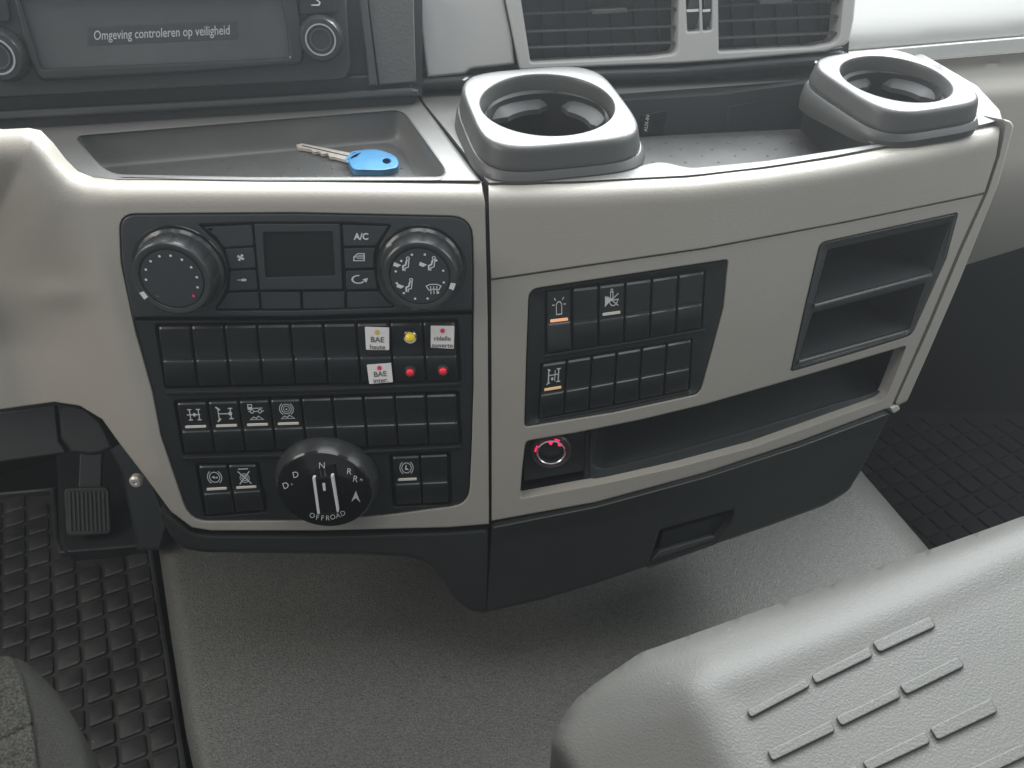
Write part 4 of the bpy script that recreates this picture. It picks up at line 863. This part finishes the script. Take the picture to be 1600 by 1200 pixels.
# ================================================================ driver seat corner
ST = Flat(SH(0.52).at(60, 1120), (0.12, -0.05, 1)); se = thing('driver_seat', 'corner of the grey woven fabric seat cushion with speckled centre', 'seat', ST.at(30, 1160))
SO = rp([(-160, 1018, 0), (-20, 1022, 10), (38, 1032, 20), (85, 1075, 20), (118, 1125, 20), (140, 1190, 20), (150, 1290, 0), (-160, 1290, 0)], 10)
def seat_off(x, y):
    d = pd1(x, y, SO); o = -0.022*(1-math.sqrt(max(0, 1-(1-min(d/55, 1))**2)))
    sx = lerpl(y, [(1020, 22), (1060, 35), (1120, 48), (1200, 58), (1290, 66)]); o -= 0.0022*math.exp(-((x-sx)/3.2)**2)
    yy = 1158-(x)*0.5
    if x < sx: o -= 0.002*math.exp(-((y-yy)/3.5)**2)
    return o
seam = [(14, 1020), (24, 1034), (35, 1062), (48, 1120), (58, 1200), (66, 1290)]
plate('bolster', ST, rp([(14, 1026, 0), (38, 1032, 20), (85, 1075, 20), (118, 1125, 20), (140, 1190, 20), (150, 1290, 0), (66, 1290, 0), (58, 1200, 0), (48, 1120, 0), (35, 1062, 0), (24, 1040, 0)], 10), M_fabric, se, fn=seat_off, thick=0.06, bp=0, grid=6, step=6)
plate('centre_panel', ST, [(-160, 1018), (-20, 1024), (14, 1026), (24, 1040), (35, 1062), (48, 1120), (58, 1200), (66, 1290), (-160, 1290)], M_fabric2, se, fn=seat_off, thick=0.06, bp=0, grid=6, step=6)
b = bmesh.new()
for i in range(46):
    t = i/46*5; k = int(t); u = t-k; a, c = seam[k], seam[k+1]; d = 0.6
    x0, y0 = a[0]+(c[0]-a[0])*u, a[1]+(c[1]-a[1])*u; u2 = min(1, u+0.065); x1, y1 = a[0]+(c[0]-a[0])*u2, a[1]+(c[1]-a[1])*u2
    ribbon(b, lambda x, y: ST.at(x, y, seat_off(x, y)+0.0008), [(x0+3, y0), (x1+3, y1)], 1.6)
link('stitching', b, M_groove, se)
# ================================================================ folded middle seat-back table in the foreground
TS = Flat(SH(0.60).at(1250, 1080), (0.0, -0.06, 1)); tb = thing('folding_table', 'grey moulded plastic table on the folded seat back, with raised grip ribs', 'table', TS.at(1300, 1150))
TO = rp([(930, 1290, 0), (884, 1210, 10), (860, 1165, 12), (868, 1138, 20), (900, 1088, 50), (1000, 1020, 0), (1300, 913, 0), (1600, 806, 0), (1760, 748, 0), (1760, 1290, 0)], 14, 8)
CR = [(1230, 1330), (1150, 1160), (1122, 1098), (1120, 1083), (1128, 1072), (1150, 1062), (1300, 1002), (1500, 915), (1600, 868), (1780, 786)]
CRP = CR+[(1780, 1330)]
def tab_off(x, y):
    d = pd1(x, y, CR); ins = inside(np.array([[x, y]], float), CRP)[0]; e = pd1(x, y, TO)
    if ins: o = -0.0008*sm(d/40)
    else: o = -0.00024*(d*d/110 if d < 55 else d-27.5)
    o -= 0.012*(1-math.sqrt(max(0, 1-(1-min(e/24, 1))**2)))
    return o
plate('top', TS, TO, M_table, tb, fn=tab_off, thick=0.05, bp=0, grid=10, step=9, smooth=60)
b = bmesh.new()
for q in ([(1166, 1110), (1257, 1061), (1267, 1072), (1173, 1122)], [(1267, 1055), (1357, 1010), (1365, 1025), (1275, 1069)], [(1362, 1003), (1453, 962), (1463, 979), (1374, 1020)],
          [(1198, 1173), (1297, 1125), (1306, 1142), (1207, 1190)], [(1305, 1120), (1400, 1075), (1409, 1089), (1315, 1135)], [(1405, 1070), (1497, 1025), (1508, 1041), (1416, 1086)],
          [(1240, 1240), (1337, 1195), (1346, 1210), (1250, 1256)], [(1347, 1190), (1445, 1142), (1455, 1160), (1357, 1206)], [(1452, 1137), (1547, 1090), (1560, 1112), (1465, 1157)],
          [(1395, 1256), (1490, 1210), (1500, 1228), (1405, 1274)], [(1500, 1207), (1596, 1162), (1608, 1180), (1510, 1226)]):
    plate_bm(b, TS, rp(q, 6, 5), off=0.0014, thick=0.004, bp=2.4, bmm=0.0014, grid=0, step=30)
link('grip_ribs', b, M_table, tb, 35)
plate('underside', TS, inset(TO, 6), M_table, tb, off=-0.07, thick=0.02, bp=0, grid=0)

# ---------------------------------------------------------------- thin volume added to imitate lens glare and lift the blacks
bm = bmesh.new(); bmesh.ops.create_cube(bm, size=1.0)
for v in bm.verts: v.co = Vector((v.co.x*3.4, v.co.y*3.2+0.4, v.co.z*2.07+0.025))
me = bpy.data.meshes.new('glare_haze'); bm.to_mesh(me); bm.free(); hz = bpy.data.objects.new('glare_haze', me); C.objects.link(hz); hz['kind'] = 'stuff'
mh = bpy.data.materials.new('lens_glare_haze'); mh.use_nodes = True; nt = mh.node_tree; nt.nodes.remove(nt.nodes['Principled BSDF'])
vp = nt.nodes.new('ShaderNodeVolumePrincipled'); vp.inputs['Color'].default_value = (0.92, 0.97, 1.0, 1); vp.inputs['Density'].default_value = 0.045; vp.inputs['Anisotropy'].default_value = 0.72
nt.links.new(vp.outputs['Volume'], nt.nodes['Material Output'].inputs['Volume']); me.materials.append(mh)
